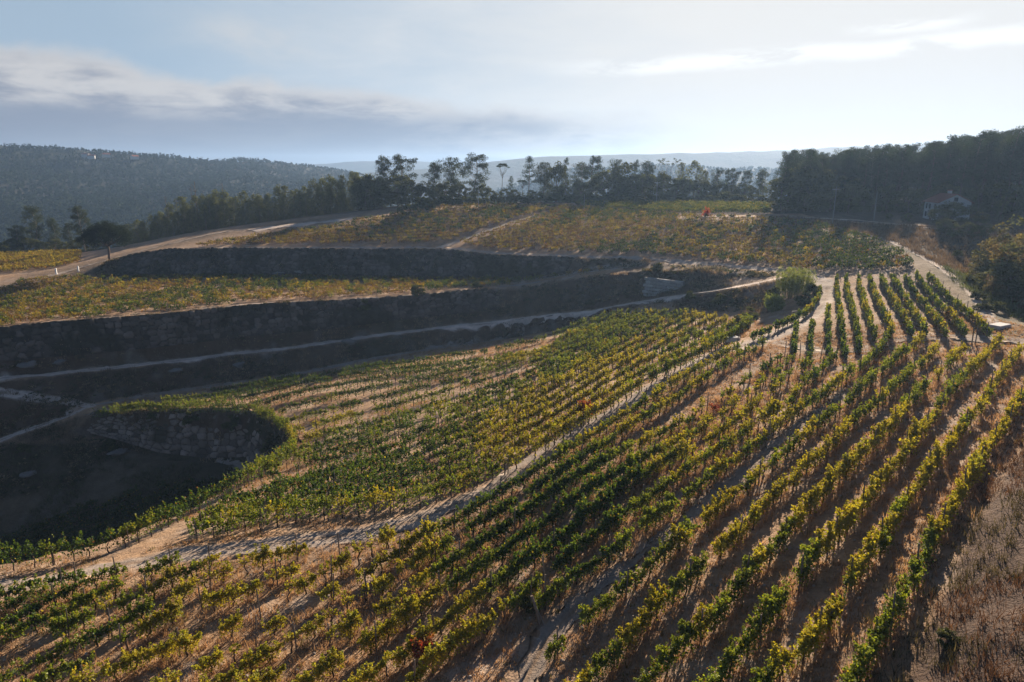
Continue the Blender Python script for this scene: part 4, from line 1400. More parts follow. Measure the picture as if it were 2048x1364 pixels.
P = np.column_stack([rng.uniform(-130, 60, 60000), rng.uniform(88, 182, 60000)])
sl = slope_at(P[:, 0], P[:, 1])
k = ((sl > 0.42) | inside(P[:, 0], P[:, 1], RAMP)) & (vn(P[:, 0], P[:, 1], 6, 140) + 0.6 * vn(P[:, 0], P[:, 1], 2, 141) > -0.25) & (dist_line(P[:, 0], P[:, 1], T2) > 2.0)
P = P[k][:9000]
cl = np.where((rng.random(len(P)) < .3)[:, None], np.array([0.23, 0.17, 0.115]), np.where((rng.random(len(P)) < .5)[:, None], np.array([0.05, 0.055, 0.025]), np.array([0.075, 0.07, 0.04])))
scrub('scrub', 'low dark scrub on the terrace banks', np.column_stack([P, zt(P[:, 0], P[:, 1])]), rng.uniform(.25, .95, len(P)) ** 1.3, 26, cl, 0.24)

P = np.column_stack([rng.uniform(58, 100, 12000), rng.uniform(74, 168, 12000)])
P = P[inside(P[:, 0], P[:, 1], [(71, 112), (75, 133), (70.5, 152), (64, 169), (74, 160), (84, 148), (98, 134), (92, 126), (80, 112)]) | inside(P[:, 0], P[:, 1], [(60, 74), (67.5, 104), (71, 112), (75, 124), (90, 140), (110, 125), (95, 100), (80, 78), (66, 68)])]
gc_ = np.where((dist_line(P[:, 0], P[:, 1], R_TRACK[:4]) < 5)[:, None], np.array([0.085, 0.105, 0.030]), np.array([0.15, 0.105, 0.062])) * rng.uniform(.6, 1.3, (len(P), 1))
tufts('ravine_grass', 'green and brown rough grass beside the ravine track', np.column_stack([P, zt(P[:, 0], P[:, 1])]), rng.uniform(.25, .8, len(P)), 9, gc_, 0.05, 0.3)
P = np.column_stack([rng.uniform(-130, 100, 150000), rng.uniform(70, 182, 150000)])
hol = inside(P[:, 0], P[:, 1], [(-130, 60), (-120, 98), (-70, 103), (-40, 99), (-34, 84), (-50, 52)])
k = ((slope_at(P[:, 0], P[:, 1]) > 0.36) | hol) & (vn(P[:, 0], P[:, 1], 5, 145) + 0.7 * vn(P[:, 0], P[:, 1], 1.6, 146) > -0.15) & (dist_line(P[:, 0], P[:, 1], T2) > 1.6)
P = P[k][:34000]
hol = hol[k][:34000]
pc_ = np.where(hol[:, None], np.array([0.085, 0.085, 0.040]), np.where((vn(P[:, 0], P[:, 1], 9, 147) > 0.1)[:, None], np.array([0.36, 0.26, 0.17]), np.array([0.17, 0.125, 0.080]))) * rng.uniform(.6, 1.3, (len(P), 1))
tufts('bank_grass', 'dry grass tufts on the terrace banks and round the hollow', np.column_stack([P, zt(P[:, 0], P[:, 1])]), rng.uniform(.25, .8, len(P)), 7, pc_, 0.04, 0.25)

# ------------------------------------------------------------------ trees
def clump(c, r, n, g, col, squash=0.8):
    d = g.normal(size=(n, 3))
    d /= np.linalg.norm(d, axis=1, keepdims=True)
    d *= (g.random(n) ** 0.35)[:, None]
    P = np.asarray(c) + d * (r, r, r * squash)
    k = g.uniform(0.75, 1.25)
    return P, np.asarray(col) * k * g.uniform(0.7, 1.3, (n, 1))


EUC, PIN, OLI, BRO = np.array([0.040, 0.050, 0.027]), np.array([0.025, 0.037, 0.017]), np.array([0.082, 0.088, 0.032]), np.array([0.15, 0.10, 0.045])


def limb(mb, a, b, r0, r1, g, c, bend=0.12, sides=5):
    a, b = np.asarray(a, float), np.asarray(b, float)
    t = np.linspace(0, 1, 4)[:, None]
    p = a + (b - a) * t
    p[1:3] += g.normal(0, bend * np.linalg.norm(b - a) * 0.5, (2, 3)) * (1, 1, 0.4)
    mb.tube(p, np.linspace(r0, r1, 4), sides, c)
    return p


def tree_proto(kind, seed, H=10.0):
    """trunk mesh and crown mesh of a tree H metres tall"""
    g = np.random.default_rng(seed)
    mb = MB()
    PP_, CC = [], []
    leaf, up, droop, asp = 0.34, 0.3, 0.0, 0.7
    bark = np.array([0.11, 0.085, 0.065])

    def cl(c, r, n, col, sq=0.8):
        a, b = clump(c, r, n, g, col, sq)
        PP_.append(a)
        CC.append(b)

    if kind == 'eucalyptus':
        bark = np.array([0.19, 0.16, 0.13])
        top = np.array([g.normal(0, .5), g.normal(0, .5), H * 0.9])
        p = limb(mb, (0, 0, -.3), top, 0.20, 0.05, g, bark, 0.05, 7)
        for k in range(26):
            z = H * (0.16 + 0.72 * (k + g.random()) / 26)
            a = g.uniform(0, 6.28)
            ln = H * g.uniform(0.05, 0.16) * (1.2 - 1.1 * abs(z / H - 0.5))
            s = np.array([np.interp(z, p[:, 2], p[:, 0]), np.interp(z, p[:, 2], p[:, 1]), z])
            e = s + np.array([math.cos(a) * ln, math.sin(a) * ln, ln * g.uniform(.5, 1.1)])
            limb(mb, s, e, 0.06, 0.02, g, bark)
            for _ in range(3):
                cl(e + g.normal(0, .04 * H, 3), H * g.uniform(.04, .09), 70, EUC * g.uniform(.8, 1.15), 0.7)
        for _ in range(4):
            cl(top + g.normal(0, .035 * H, 3), H * g.uniform(.035, .07), 60, EUC, 0.7)
        leaf, droop, asp = 0.33, 0.8, 0.4
    elif kind == 'pine':
        bark = np.array([0.10, 0.07, 0.055])
        top = np.array([g.normal(0, .4), g.normal(0, .4), H * 0.95])
        p = limb(mb, (0, 0, -.3), top, 0.17, 0.05, g, bark, 0.04, 7)
        for k in range(22):
            f = (k + g.random()) / 22
            z = H * (0.40 + 0.57 * f)
            a = k * 2.4 + g.normal(0, .4)
            ln = H * (0.17 - 0.12 * f ** 1.5) * g.uniform(.5, 1.15)
            s = np.array([np.interp(z, p[:, 2], p[:, 0]), np.interp(z, p[:, 2], p[:, 1]), z])
            e = s + np.array([math.cos(a) * ln, math.sin(a) * ln, ln * g.uniform(0.0, .45)])
            limb(mb, s, e, 0.05, 0.015, g, bark)
            cl(e, H * g.uniform(.05, .08), 85, PIN * g.uniform(.85, 1.2), 0.75)
            cl((s + e) / 2 + (0, 0, .1), H * g.uniform(.035, .06), 45, PIN, 0.6)
        for k in range(6):
            z = H * g.uniform(.25, .55)
            a = g.uniform(0, 6.28)
            limb(mb, (np.interp(z, p[:, 2], p[:, 0]), np.interp(z, p[:, 2], p[:, 1]), z), (math.cos(a) * .9, math.sin(a) * .9, z + .2), 0.025, 0.01, g, bark)
        leaf, asp = 0.28, 0.45
    elif kind == 'umbrella':
        p = limb(mb, (0, 0, -.3), (g.normal(0, .2), g.normal(0, .2), H * .72), 0.14, 0.07, g, bark, 0.03, 7)
        s = p[-1]
        for k in range(11):
            a = k * 6.28 / 11 + g.normal(0, .2)
            ln = H * g.uniform(.10, .18)
            e = s + np.array([math.cos(a) * ln, math.sin(a) * ln, H * g.uniform(.16, .22)])
            limb(mb, s + (0, 0, -g.uniform(0, .12) * H), e, 0.05, 0.02, g, bark)
            cl(e, H * .05, 70, PIN, 0.45)
            cl(s + np.array([math.cos(a) * ln * .5, math.sin(a) * ln * .5, H * .235]), H * .055, 70, PIN, 0.4)
        leaf, asp = 0.27, 0.45
    elif kind == 'stone_pine':
        bark = np.array([0.12, 0.08, 0.06])
        p = limb(mb, (0, 0, -.3), (.1, .1, H * .38), 0.36, 0.28, g, bark, 0.03, 9)
        s = p[-1]
        for k in range(34):
            a = k * 2.39996
            f = math.sqrt((k + .5) / 34)
            ln = H * 0.56 * f
            zc = H * (0.86 - 0.30 * f * f) + g.normal(0, .02 * H)
            e = np.array([math.cos(a) * ln, math.sin(a) * ln, zc])
            if k % 2 == 0:
                limb(mb, s + (0, 0, -.1), e - (0, 0, .4), 0.12, 0.03, g, bark)
            for _ in range(4):
                cl(e + g.normal(0, .05 * H, 3) * (1, 1, .9), H * g.uniform(.07, .12), 190, PIN * .75 * g.uniform(.8, 1.25), 0.75)
            cl(e * (.8, .8, 1) - (0, 0, .13 * H), H * .10, 170, PIN * .65, 0.7)
        leaf, asp = 0.27, 0.5
    elif kind == 'young':
        top = np.array([g.normal(0, .3), g.normal(0, .3), H])
        limb(mb, (0, 0, -.3), top * .92, 0.12, 0.03, g, bark, 0.03, 6)
        for k in range(40):
            f = (k + g.random()) / 40
            z = H * (0.06 + 0.92 * f)
            a = k * 2.4 + g.normal(0, .4)
            r = H * (0.20 * (1 - f) ** 0.6 + 0.015) * g.uniform(.55, 1.1)
            cl((math.cos(a) * r, math.sin(a) * r, z), H * (0.05 + .035 * (1 - f)) * g.uniform(.8, 1.2), 46, OLI * (0.7 + .45 * f) * g.uniform(.8, 1.2), 1.1)
        leaf, droop, asp = 0.32, 0.7, 0.45
    elif kind == 'broadleaf':
        limb(mb, (0, 0, -.3), (0, 0, H * .55), 0.16, 0.10, g, bark, 0.05, 7)
        for k in range(34):
            d = g.normal(size=3)
            d /= np.linalg.norm(d)
            d[2] = d[2] * .9 + .1
            e = d * (H * .34, H * .34, H * .38) * g.uniform(.75, 1.08) + (0, 0, H * .58)
            if k % 4 == 0:
                limb(mb, (0, 0, H * .4), e, 0.07, 0.02, g, bark)
            cl(e, H * g.uniform(.08, .13), 85, OLI * g.uniform(.6, 1.1), 0.85)
        for k in range(10):
            a = g.uniform(0, 6.28)
            cl((math.cos(a) * H * .25, math.sin(a) * H * .25, H * .16), H * .13, 60, OLI * .7, 0.9)
        leaf = 0.34
    elif kind == 'bush':
        for k in range(5):
            a = g.uniform(0, 6.28)
            limb(mb, (0, 0, -.2), (math.cos(a) * .15 * H, math.sin(a) * .15 * H, H * .6), 0.05, 0.02, g, bark)
        for k in range(30):
            a = g.uniform(0, 6.28)
            f = g.random()
            r = H * .42 * math.sqrt(f)
            z = H * (.82 - .55 * f) * g.uniform(.35, 1.1)
            cl((math.cos(a) * r, math.sin(a) * r, max(z, H * .06)), H * g.uniform(.10, .17), 60, OLI * g.uniform(.65, 1.2), 0.9)
        leaf = 0.36
    elif kind == 'autumn':
        for k in range(4):
            a = g.uniform(0, 6.28)
            limb(mb, (0, 0, -.3), (math.cos(a) * .2 * H, math.sin(a) * .2 * H, H * .7), 0.12, 0.03, g, bark)
        for k in range(46):
            a = g.uniform(0, 6.28)
            f = g.random()
            r = H * .40 * math.sqrt(f)
            z = H * (.88 - .55 * f) * g.uniform(.3, 1.05)
            col = lerp(OLI * 1.2, BRO * 1.2, np.array([g.random() * (z / H + .25)]))[0]
            cl((math.cos(a) * r, math.sin(a) * r, max(z, H * .06)), H * g.uniform(.08, .13), 85, col, 0.85)
        leaf = 0.30
    elif kind == 'dead':
        p = limb(mb, (0, 0, -.3), (g.normal(0, .3), g.normal(0, .3), H), 0.10, 0.02, g, bark, 0.03)
        for k in range(12):
            z = H * g.uniform(.4, .95)
            a = g.uniform(0, 6.28)
            ln = H * .12 * (1.3 - z / H)
            s = np.array([np.interp(z, p[:, 2], p[:, 0]), np.interp(z, p[:, 2], p[:, 1]), z])
            limb(mb, s, s + np.array([math.cos(a) * ln, math.sin(a) * ln, ln * 1.2]), 0.03, 0.01, g, bark)
    elif kind == 'bare_crown':
        p = limb(mb, (0, 0, -.3), (0, 0, H * .55), 0.13, 0.09, g, bark, 0.03)
        for k in range(14):
            a = k * 6.28 / 14
            ln = H * g.uniform(.12, .22)
            e = p[-1] + np.array([math.cos(a) * ln, math.sin(a) * ln, H * g.uniform(.32, .44)])
            limb(mb, p[-1] - (0, 0, g.uniform(0, .15) * H), e, 0.04, 0.012, g, bark, 0.2)
            cl(e, H * .035, 16, EUC, 0.5)
        leaf = 0.28
    tm = None
    if mb.v:
        mb2 = mb
        allc = np.vstack(mb2.c)
        for i in range(len(mb2.c)):
            mb2.c[i] = np.broadcast_to(bark, mb2.c[i].shape)
        tm = mb2.mesh(kind + '_trunk', True)
        tm.materials.append(M_BARK)
    cm = None
    if PP_:
        v, q, c = leaves(np.vstack(PP_), leaf, np.vstack(CC), up, asp, droop, g)
        cm = mesh_np(kind + '_crown', v, q, c)
        cm.materials.append(M_TREE)
    return tm, cm


TREES = {}
for kind, n, H in (('eucalyptus', 6, 14.0), ('pine', 6, 14.0), ('umbrella', 2, 13.0), ('stone_pine', 1, 11.5), ('young', 6, 10.0), ('broadleaf', 5, 8.0), ('bush', 6, 4.0),
                   ('autumn', 3, 7.0), ('dead', 2, 9.0), ('bare_crown', 1, 13.0)):
    TREES[kind] = [(tree_proto(kind, 200 + 17 * k + len(kind), H), H) for k in range(n)]
TREE_N = [0]
NAMES = {'eucalyptus': 'eucalyptus_tree', 'pine': 'pine_tree', 'umbrella': 'umbrella_pine', 'stone_pine': 'stone_pine', 'young': 'young_eucalyptus', 'broadleaf': 'broadleaf_tree',
         'bush': 'shrub', 'autumn': 'oak_bush', 'dead': 'dead_tree', 'bare_crown': 'bare_tree'}


def tree(kind, x, y, h, label, cat='tree', group=None, wide=1.0, var=None, z=None):
    TREE_N[0] += 1
    (tm, cm), H = TREES[kind][(TREE_N[0] if var is None else var) % len(TREES[kind])]
    s = h / H
    o = thing(NAMES[kind], label, cat, (x, y, float(zt(x, y)) if z is None else z), group, random.uniform(0, 6.28), (s * wide, s * wide, s))
    if tm:
        link('trunk', tm, None, o)
    if cm:
        link('crown' if cat == 'tree' else 'foliage', cm, None, o)
    return o


def place(u, Y):
    r = ray(u, 420)
    return r[0] * Y / r[1], Y


def top_h(u, v_top, Y):
    x, y = place(u, Y)
    r = ray(u, v_top)
    return x, y, r[2] * Y / r[1] - float(zt(x, y))


# ridge trees standing up against the sky
RIDGE = [
 ('eucalyptus', 762, 306, 238, 0.8, 'slim eucalyptus poking above the plantation end, first tall one along the ridge'),
 ('eucalyptus', 808, 308, 244, 1.15, 'broad clumpy eucalyptus, second tall one along the ridge'),
 ('eucalyptus', 868, 317, 244, 1.0, 'tapering eucalyptus with a bare twig tip on the ridge'),
 ('eucalyptus', 905, 314, 247, 1.0, 'gappy eucalyptus with a flat top tuft on the ridge'),
 ('eucalyptus', 952, 303, 240, 1.35, 'tallest and widest eucalyptus on the ridge, just before the umbrella pine'),
 ('umbrella', 1005, 325, 240, 0.9, 'slender umbrella pine with a small flat crown standing alone on the ridge'),
 ('pine', 1022, 352, 238, 0.9, 'small pine between the slender umbrella pine and the low umbrella pine'),
 ('umbrella', 1045, 359, 238, 1.3, 'low spreading umbrella pine at the foot of the tall leaning pine'),
 ('pine', 1060, 312, 242, 1.05, 'tall pine with a bare trunk after the umbrella pine'),
 ('eucalyptus', 1085, 324, 243, 1.1, 'shaggy dark tree beside the tall bare trunked pine'),
 ('broadleaf', 1112, 327, 241, 0.8, 'round crowned tree with a forked trunk in the ridge gap'),
 ('pine', 1129, 315, 245, 0.65, 'thin pole like pine rising beside the fork trunked tree'),
 ('eucalyptus', 1160, 320, 244, 1.0, 'bushy eucalyptus left of the twin pines'),
 ('pine', 1178, 311, 245, 0.95, 'first of the twin tall pines on the ridge'),
 ('pine', 1192, 312, 246, 0.8, 'second of the twin tall pines on the ridge'),
 ('eucalyptus', 1232, 318, 243, 0.8, 'rounded eucalyptus with a wispy loop of foliage on top'),
 ('broadleaf', 1252, 322, 240, 1.1, 'dense wide tree behind the middle of the plateau'),
 ('pine', 1268, 319, 244, 0.6, 'narrow pine tip above the dense wide tree'),
 ('eucalyptus', 1290, 317, 243, 0.8, 'two tiered eucalyptus near the bare topped tree'),
 ('bare_crown', 1331, 315, 243, 1.1, 'bare branched tree with a fan shaped top on the ridge'),
 ('young', 1358, 324, 242, 0.9, 'pointed dark tree, narrower of the two spires on the ridge'),
 ('young', 1385, 321, 242, 1.5, 'pointed dark tree, broader of the two spires on the ridge'),
 ('young', 1406, 340, 240, 1.0, 'short spire tree after the broad spire on the ridge'),
 ('eucalyptus', 1432, 337, 240, 1.0, 'first of the even round trees before the pine wood'),
 ('eucalyptus', 1465, 333, 240, 1.1, 'second and highest of the even round trees before the pine wood'),
 ('eucalyptus', 1490, 339, 240, 1.0, 'third of the even round trees before the pine wood'),
 ('eucalyptus', 1522, 335, 238, 1.1, 'last of the even round trees touching the pine wood'),
]
for kind, u, vt, Y, wd, lab in RIDGE:
    x, y, h = top_h(u, vt, Y)
    tree(kind, x, y, h, lab, 'tree', 'tall trees along the ridge', wd)
# lower trees and thicket under them
und = []
u = 716
while u < 1545:
    vt = np.interp(u, [716, 760, 860, 1000, 1030, 1080, 1160, 1200, 1300, 1420, 1545], [352, 352, 365, 378, 386, 382, 372, 352, 345, 362, 368]) + random.uniform(-9, 9)
    und.append((u, vt, random.uniform(232, 237) if u < 1300 else random.uniform(226, 234)))
    u += random.uniform(13, 19)
for k, (u, vt, Y) in enumerate(und):
    x, y, h = top_h(u, vt, Y)
    tree('broadleaf' if k % 3 else 'young', x, y, max(h, 3), f"dark lower tree of the ridge thicket, {ordinal(k + 1)} along it from the plantation", 'tree', 'lower trees of the ridge thicket', random.uniform(1.1, 1.5))
for k in range(40):
    u = 820 + k * 18.5 + random.uniform(-5, 5)
    Y = np.interp(u, [820, 1000, 1200, 1400, 1545], [217, 227.5, 228.5, 221, 210])
    x, y = place(u, Y)
    tree('bush', x, y, random.uniform(2.2, 4.0), f"grey green shrub at the plateau's back edge, {ordinal(k + 1)} from the sandy ridge road", 'shrub', 'shrubs along the back of the plateau', random.uniform(1.2, 1.7))

# plantation on the flank of the ridge
skx = [235, 250, 300, 350, 400, 450, 500, 550, 600, 650, 700, 745]
skv = [452, 440, 422, 400, 386, 382, 380, 374, 368, 352, 348, 344]
for r_, (dy, lab, n) in enumerate(((0, 'front', 32), (5, 'middle', 30), (10, 'back', 28))):
    for k in range(n):
        u = 240 + (750 - 240) * (k + 0.5) / n + random.uniform(-6, 6)
        Y = np.interp(u, [200, 250, 400, 600, 750], [223, 226, 231, 233, 234]) + dy + random.uniform(-1.2, 1.2)
        vt = np.interp(u, skx, skv) + (26, 12, 2)[r_] + random.uniform(-9, 12)
        x, y, h = top_h(u, vt, Y)
        tree('young', x, y, max(h, 4), f"bushy young eucalyptus, {ordinal(k + 1)} along the plantation's {lab} row from the stone pine", 'tree', 'young eucalyptus plantation', random.uniform(0.95, 1.35))
for k, (u, vt) in enumerate(((395, 362), (388, 372), (448, 366), (336, 392), (352, 398))):
    x, y, h = top_h(u, vt, 250)
    tree('dead', x, y, h, ['tallest bare dead trunk above the plantation', 'bare dead trunk beside the tallest one above the plantation', 'lone bare dead trunk over the middle of the plantation',
                           'low bare dead trunk over the plantation near the stone pine', 'thin bare dead trunk between the low one and the tallest pair'][k], 'tree', 'dead trunks over the plantation', 1.2)
x, y, h = top_h(205, 441, 178)
tree('stone_pine', x, y, h, 'large solitary stone pine with a wide dark dome beside the ridge road', 'tree', None, 1.0)
LEFTT = [('eucalyptus', 18, 448, 226, 1.3, 'dark spreading eucalyptus at the photo edge beyond the yellow field'), ('eucalyptus', 62, 411, 232, 1.0, 'tall gappy eucalyptus beyond the yellow field'),
         ('eucalyptus', 100, 431, 236, 0.8, 'slim middle eucalyptus beyond the yellow field'), ('eucalyptus', 128, 446, 234, 0.9, 'short eucalyptus beside the tall dense one'),
         ('eucalyptus', 158, 407, 216, 0.9, 'tall dense eucalyptus right behind the stone pine'), ('eucalyptus', 240, 450, 214, 1.3, 'leafy eucalyptus where the plantation meets the stone pine')]
for kind, u, vt, Y, wd, lab in LEFTT:
    x, y, h = top_h(u, vt, Y)
    tree(kind, x, y, h, lab, 'tree', 'trees beyond the yellow field', wd)
for k in range(12):
    u = -8 + k * 21
    Y = 222 + random.uniform(-2, 6)
    x, y, h = top_h(u, random.uniform(468, 486), Y)
    tree('broadleaf', x, y, max(h, 3), f"low dark bush tree behind the yellow field, {ordinal(k + 1)} from the photo edge", 'tree', 'bush trees behind the yellow field', 1.3)

# pine wood on the right
wsx = [1535, 1560, 1600, 1625, 1650, 1700, 1740, 1790, 1860, 1900, 1930, 1960, 2000, 2030, 2060, 2150]
wsv = [330, 305, 302, 300, 312, 298, 290, 292, 284, 276, 270, 266, 260, 256, 280, 300]
WPOLY = np.array([(73.5, 186), (82, 180.5), (95, 178), (112, 172), (128, 164), (150, 158), (165, 165), (165, 240), (110, 245), (89, 232)])
cand = np.column_stack([rng.uniform(62, 165, 9000), rng.uniform(155, 246, 9000)])
cand = cand[inside(cand[:, 0], cand[:, 1], WPOLY)]
pts = []
for c in cand:
    if all((c[0] - q[0]) ** 2 + (c[1] - q[1]) ** 2 > 3.3 ** 2 for q in pts):
        pts.append(c)
    if len(pts) >= 290:
        break
pts.sort(key=lambda c: c[0] / c[1])
k_edge = 0
for c in pts:
    u, _ = px(np.array([c[0], c[1], -8.0]))
    u = float(u[0])
    if u > 2110:
        continue
    d = dist_line(np.array([c[0]]), np.array([c[1]]), WPOLY[:6])[0]
    vt = np.interp(u, wsx, wsv) + random.uniform(-4, 14) + (8 if d < 6 else 0) + (18 if random.random() < .2 else 0)
    _, _, h = top_h(u, vt, c[1])
    h = float(np.clip(h, 9, 26))
    if d < 6:
        k_edge += 1
        leafy = u < 1660 or u > 1900
        tree('eucalyptus' if leafy and k_edge % 2 else 'pine', c[0], c[1], h, f"dark tree on the front edge of the pine wood, {ordinal(k_edge)} from the plateau side", 'tree', 'front edge of the pine wood', random.uniform(.9, 1.25))
    else:
        tree('pine' if random.random() < .8 else 'eucalyptus', c[0], c[1], h, 'tall dark tree deep inside the pine wood, behind its front edge', 'tree', 'trees inside the pine wood', random.uniform(.85, 1.2))
for k in range(52):
    t = k / 51
    q = resample(WPOLY[:6], 0.5)
    p = q[int(t * (len(q) - 1))]
    u = float(px(np.array([p[0], p[1] - 2, -10.0]))[0][0])
    if 1840 < u < 1950:
        continue
    tree('broadleaf', p[0] + random.uniform(-1, 1), p[1] - 1.5 + (k % 3) * 3.5, random.uniform(4.5, 8.5) * (1.4 if t < .2 else 1), f"leafy undergrowth tree before the pine trunks, {ordinal(k + 1)} from the plateau side", 'tree', 'undergrowth trees before the pine wood', random.uniform(1.1, 1.5))

for k, (u, vt, Y, lab) in enumerate(((1562, 303, 184, 'ragged tall pine at the corner of the wood nearest the ridge'), (1612, 297, 186, 'tall pine crown rising above the corner of the wood'), (1682, 297, 184, 'pine crown breaking the skyline over the undergrowth'),
                                     (1745, 288, 182, 'pine crown at the start of the level wood top'), (1795, 288, 182, 'narrow pine tip in the level wood top'), (1886, 270, 176, 'spreading pine crown above the white house roof'),
                                     (1932, 261, 172, 'first of the ragged high crowns past the white house'), (1962, 262, 174, 'second of the ragged high crowns past the white house'), (2003, 253, 168, 'third and highest of the ragged high crowns past the white house'),
                                     (2032, 253, 170, 'fourth of the ragged high crowns, at the photo edge'), (1850, 282, 178, 'round pine crown beside the narrow tip'), (1915, 285, 166, 'tall pine standing right behind the white house'))):
    x, y, h = top_h(u, vt, Y)
    tree('pine', x, y, h, lab, 'tree', 'ragged skyline pines of the wood', 0.95)

for u, vt, Y, lab in ((1872, 372, 171, 'bushy tree closing the gap behind the white house roof, toward the plateau'), (1892, 366, 172, 'bushy tree closing the gap right behind the white house ridge'),
                      (1915, 370, 171, 'bushy tree closing the gap behind the white house gable'), (1850, 384, 168, 'bushy tree beside the window wall of the white house')):
    x, y, h = top_h(u, vt, Y)
    tree('broadleaf', x, y, h, lab, 'tree', 'bushy trees behind the white house', 1.3)
# garden and orchard by the house
GARD = [('broadleaf', 1906, 405, 151, 2.6, 'wide round dark tree hiding most of the white house'), ('broadleaf', 1884, 416, 147, 1.7, 'small dark tree below the house gable window'),
        ('autumn', 1962, 419, 143, 1.5, 'rust tinged spreading tree beside the white house'), ('broadleaf', 1895, 436, 137, 1.6, 'low bright green orchard tree by the top road'),
        ('bush', 1918, 447, 134, 1.2, 'rounded dark shrub next to the bright orchard tree'), ('broadleaf', 1945, 446, 132, 1.7, 'flat dark orchard tree near the sunlit road patch'),
        ('broadleaf', 1978, 448, 131, 1.5, 'dark orchard tree beside the autumn hillside'), ('young', 2003, 392, 150, 1.0, 'upright olive tree above the rust tinged one'),
        ('broadleaf', 1815, 425, 154, 1.4, 'dark tree beside the road before the house'), ('broadleaf', 1780, 428, 158, 1.4, 'dark tree by the road pole')]
for kind, u, vt, Y, wd, lab in GARD:
    x, y, h = top_h(u, vt, Y)
    tree(kind, x, y, max(h, 1.5), lab, 'tree' if kind != 'bush' else 'shrub', 'garden trees around the white house', wd)
# autumn bushes on the right hillside and the ravine
HILLB = [('autumn', 2035, 412, 108, 1.2, 'big rust and olive bush at the top of the right hillside'), ('autumn', 2060, 455, 98, 1.3, 'big green bush cut by the photo edge'), ('autumn', 2010, 470, 106, 1.1, 'brown bush on the hillside below the biggest one'),
         ('broadleaf', 2046, 520, 95, 1.3, 'dark green leafy bush halfway down the hillside'), ('autumn', 2018, 548, 94, 1.0, 'brown tangled bush above the ravine'), ('bush', 1985, 590, 92, 1.4, 'grey green shrub in the ravine'),
         ('bush', 2000, 622, 86, 1.5, 'dense green shrub beside the culvert slab'), ('bush', 2030, 600, 85, 1.6, 'dark shrub above the culvert'), ('bush', 1962, 560, 102, 1.2, 'low shrub on the ravine side'),
         ('autumn', 1975, 515, 112, 0.9, 'dry brown shrub below the top road'), ('bush', 1930, 512, 122, 1.3, 'dark shrub at the head of the ravine')]
for kind, u, vt, Y, wd, lab in HILLB:
    x, y, h = top_h(u, vt, Y)
    tree(kind, x, y, float(np.clip(h, 1.5, 9)), lab, 'shrub', 'bushes on the right hillside', wd)
# shrubs on the banks and round the boulder wall
BANKB = [(305, 838, 1.6, 'dark ivy like shrub on the boulder wall, upper side'), (385, 850, 2.2, 'dark shrub growing on the middle of the boulder wall'), (470, 868, 2.6, 'large dark shrub at the curve of the boulder wall'),
         (540, 905, 2.0, 'pale grey green shrub on the outer rim of the hollow'), (375, 990, 2.0, 'grey green bush below the vine edged rim'), (220, 905, 2.4, 'dark shrub at the end of the boulder wall'),
         (50, 905, 2.0, 'dark shrub under the curving track'), (730, 620, 2.4, 'big dark shrub at the lip of the long stone wall'), (835, 596, 3.0, 'dark bush overhanging the middle terrace bank'),
         (1060, 540, 1.6, 'pale shrub at the end of the terrace vines'), (955, 577, 1.8, 'grey bush among the terrace vines'), (1315, 545, 2.0, 'olive shrub beside the ramp'), (1180, 612, 1.5, 'yellowish shrub above the pale track'),
         (1500, 640, 2.2, 'dark shrub at the top corner of the lower rows'), (1478, 662, 2.6, 'dark bush at the road bend'), (1440, 610, 2.0, 'dark shrub on the slope below the reeds'), (1380, 600, 1.8, 'dark shrub below the pale masonry wall'),
         (1545, 600, 2.4, 'dark bush below the giant reeds'), (1625, 590, 2.6, 'dark bush between the reeds and the road bend'), (1610, 610, 2.2, 'brown shrub inside the road bend'),
         (1893, 1290, 0.7, 'olive weed bush on the bare ground right of the last vine row'), (800, 428, 2.2, 'dark shrub on the red earth mound'), (860, 420, 2.5, 'shrub behind the red earth mound')]
for u, v, h, lab in BANKB:
    p = hit(u, v)
    tree('bush', p[0], p[1], h, lab, 'shrub', 'shrubs on the banks', random.uniform(1.1, 1.5))
p = hit(1060, 1222)
tree('bush', p[0], p[1], 0.9, 'blue green leafy weed at the foot of the leaning end post', 'plant', None, 1.4)

# giant reeds
def reeds(u, v, h, w, label):
    p = hit(u, v)
    o = thing('giant_reed', label, 'reeds', tuple(p))
    mb = MB()
    g = rng
    V, C = [], []
    for k in range(150):
        a, r = g.uniform(0, 6.28), w * math.sqrt(g.random())
        b = np.array([math.cos(a) * r, math.sin(a) * r, -.2])
        hh = h * g.uniform(.7, 1.05)
        t = b + np.array([math.cos(a) * .5 * r / w, math.sin(a) * .5 * r / w, hh]) + g.normal(0, .15, 3)
        mb.tube([b, (b + t) / 2, t], [.025, .02, .008], 4, (0.16, 0.17, 0.06))
        f = g.uniform(.25, 1, 30)[:, None]
        V.append(b + (t - b) * f + g.normal(0, .16, (30, 3)))
        C.append(np.array([0.20, 0.235, 0.06]) * g.uniform(.6, 1.3, (30, 1)))
    link('stems', mb.mesh('reed_stems'), M_BARK, o)
    v_, q, c = leaves(np.vstack(V), 0.5, np.vstack(C), 0.2, 0.16, -0.9)
    link('leaves', mesh_np('reed_leaves', v_, q, c), M_VINE, o)


reeds(1588, 592, 4.6, 2.6, 'tall green clump of giant reeds above the dark slope')
reeds(1548, 622, 2.6, 0.9, 'small clump of pale reeds on the dark slope')

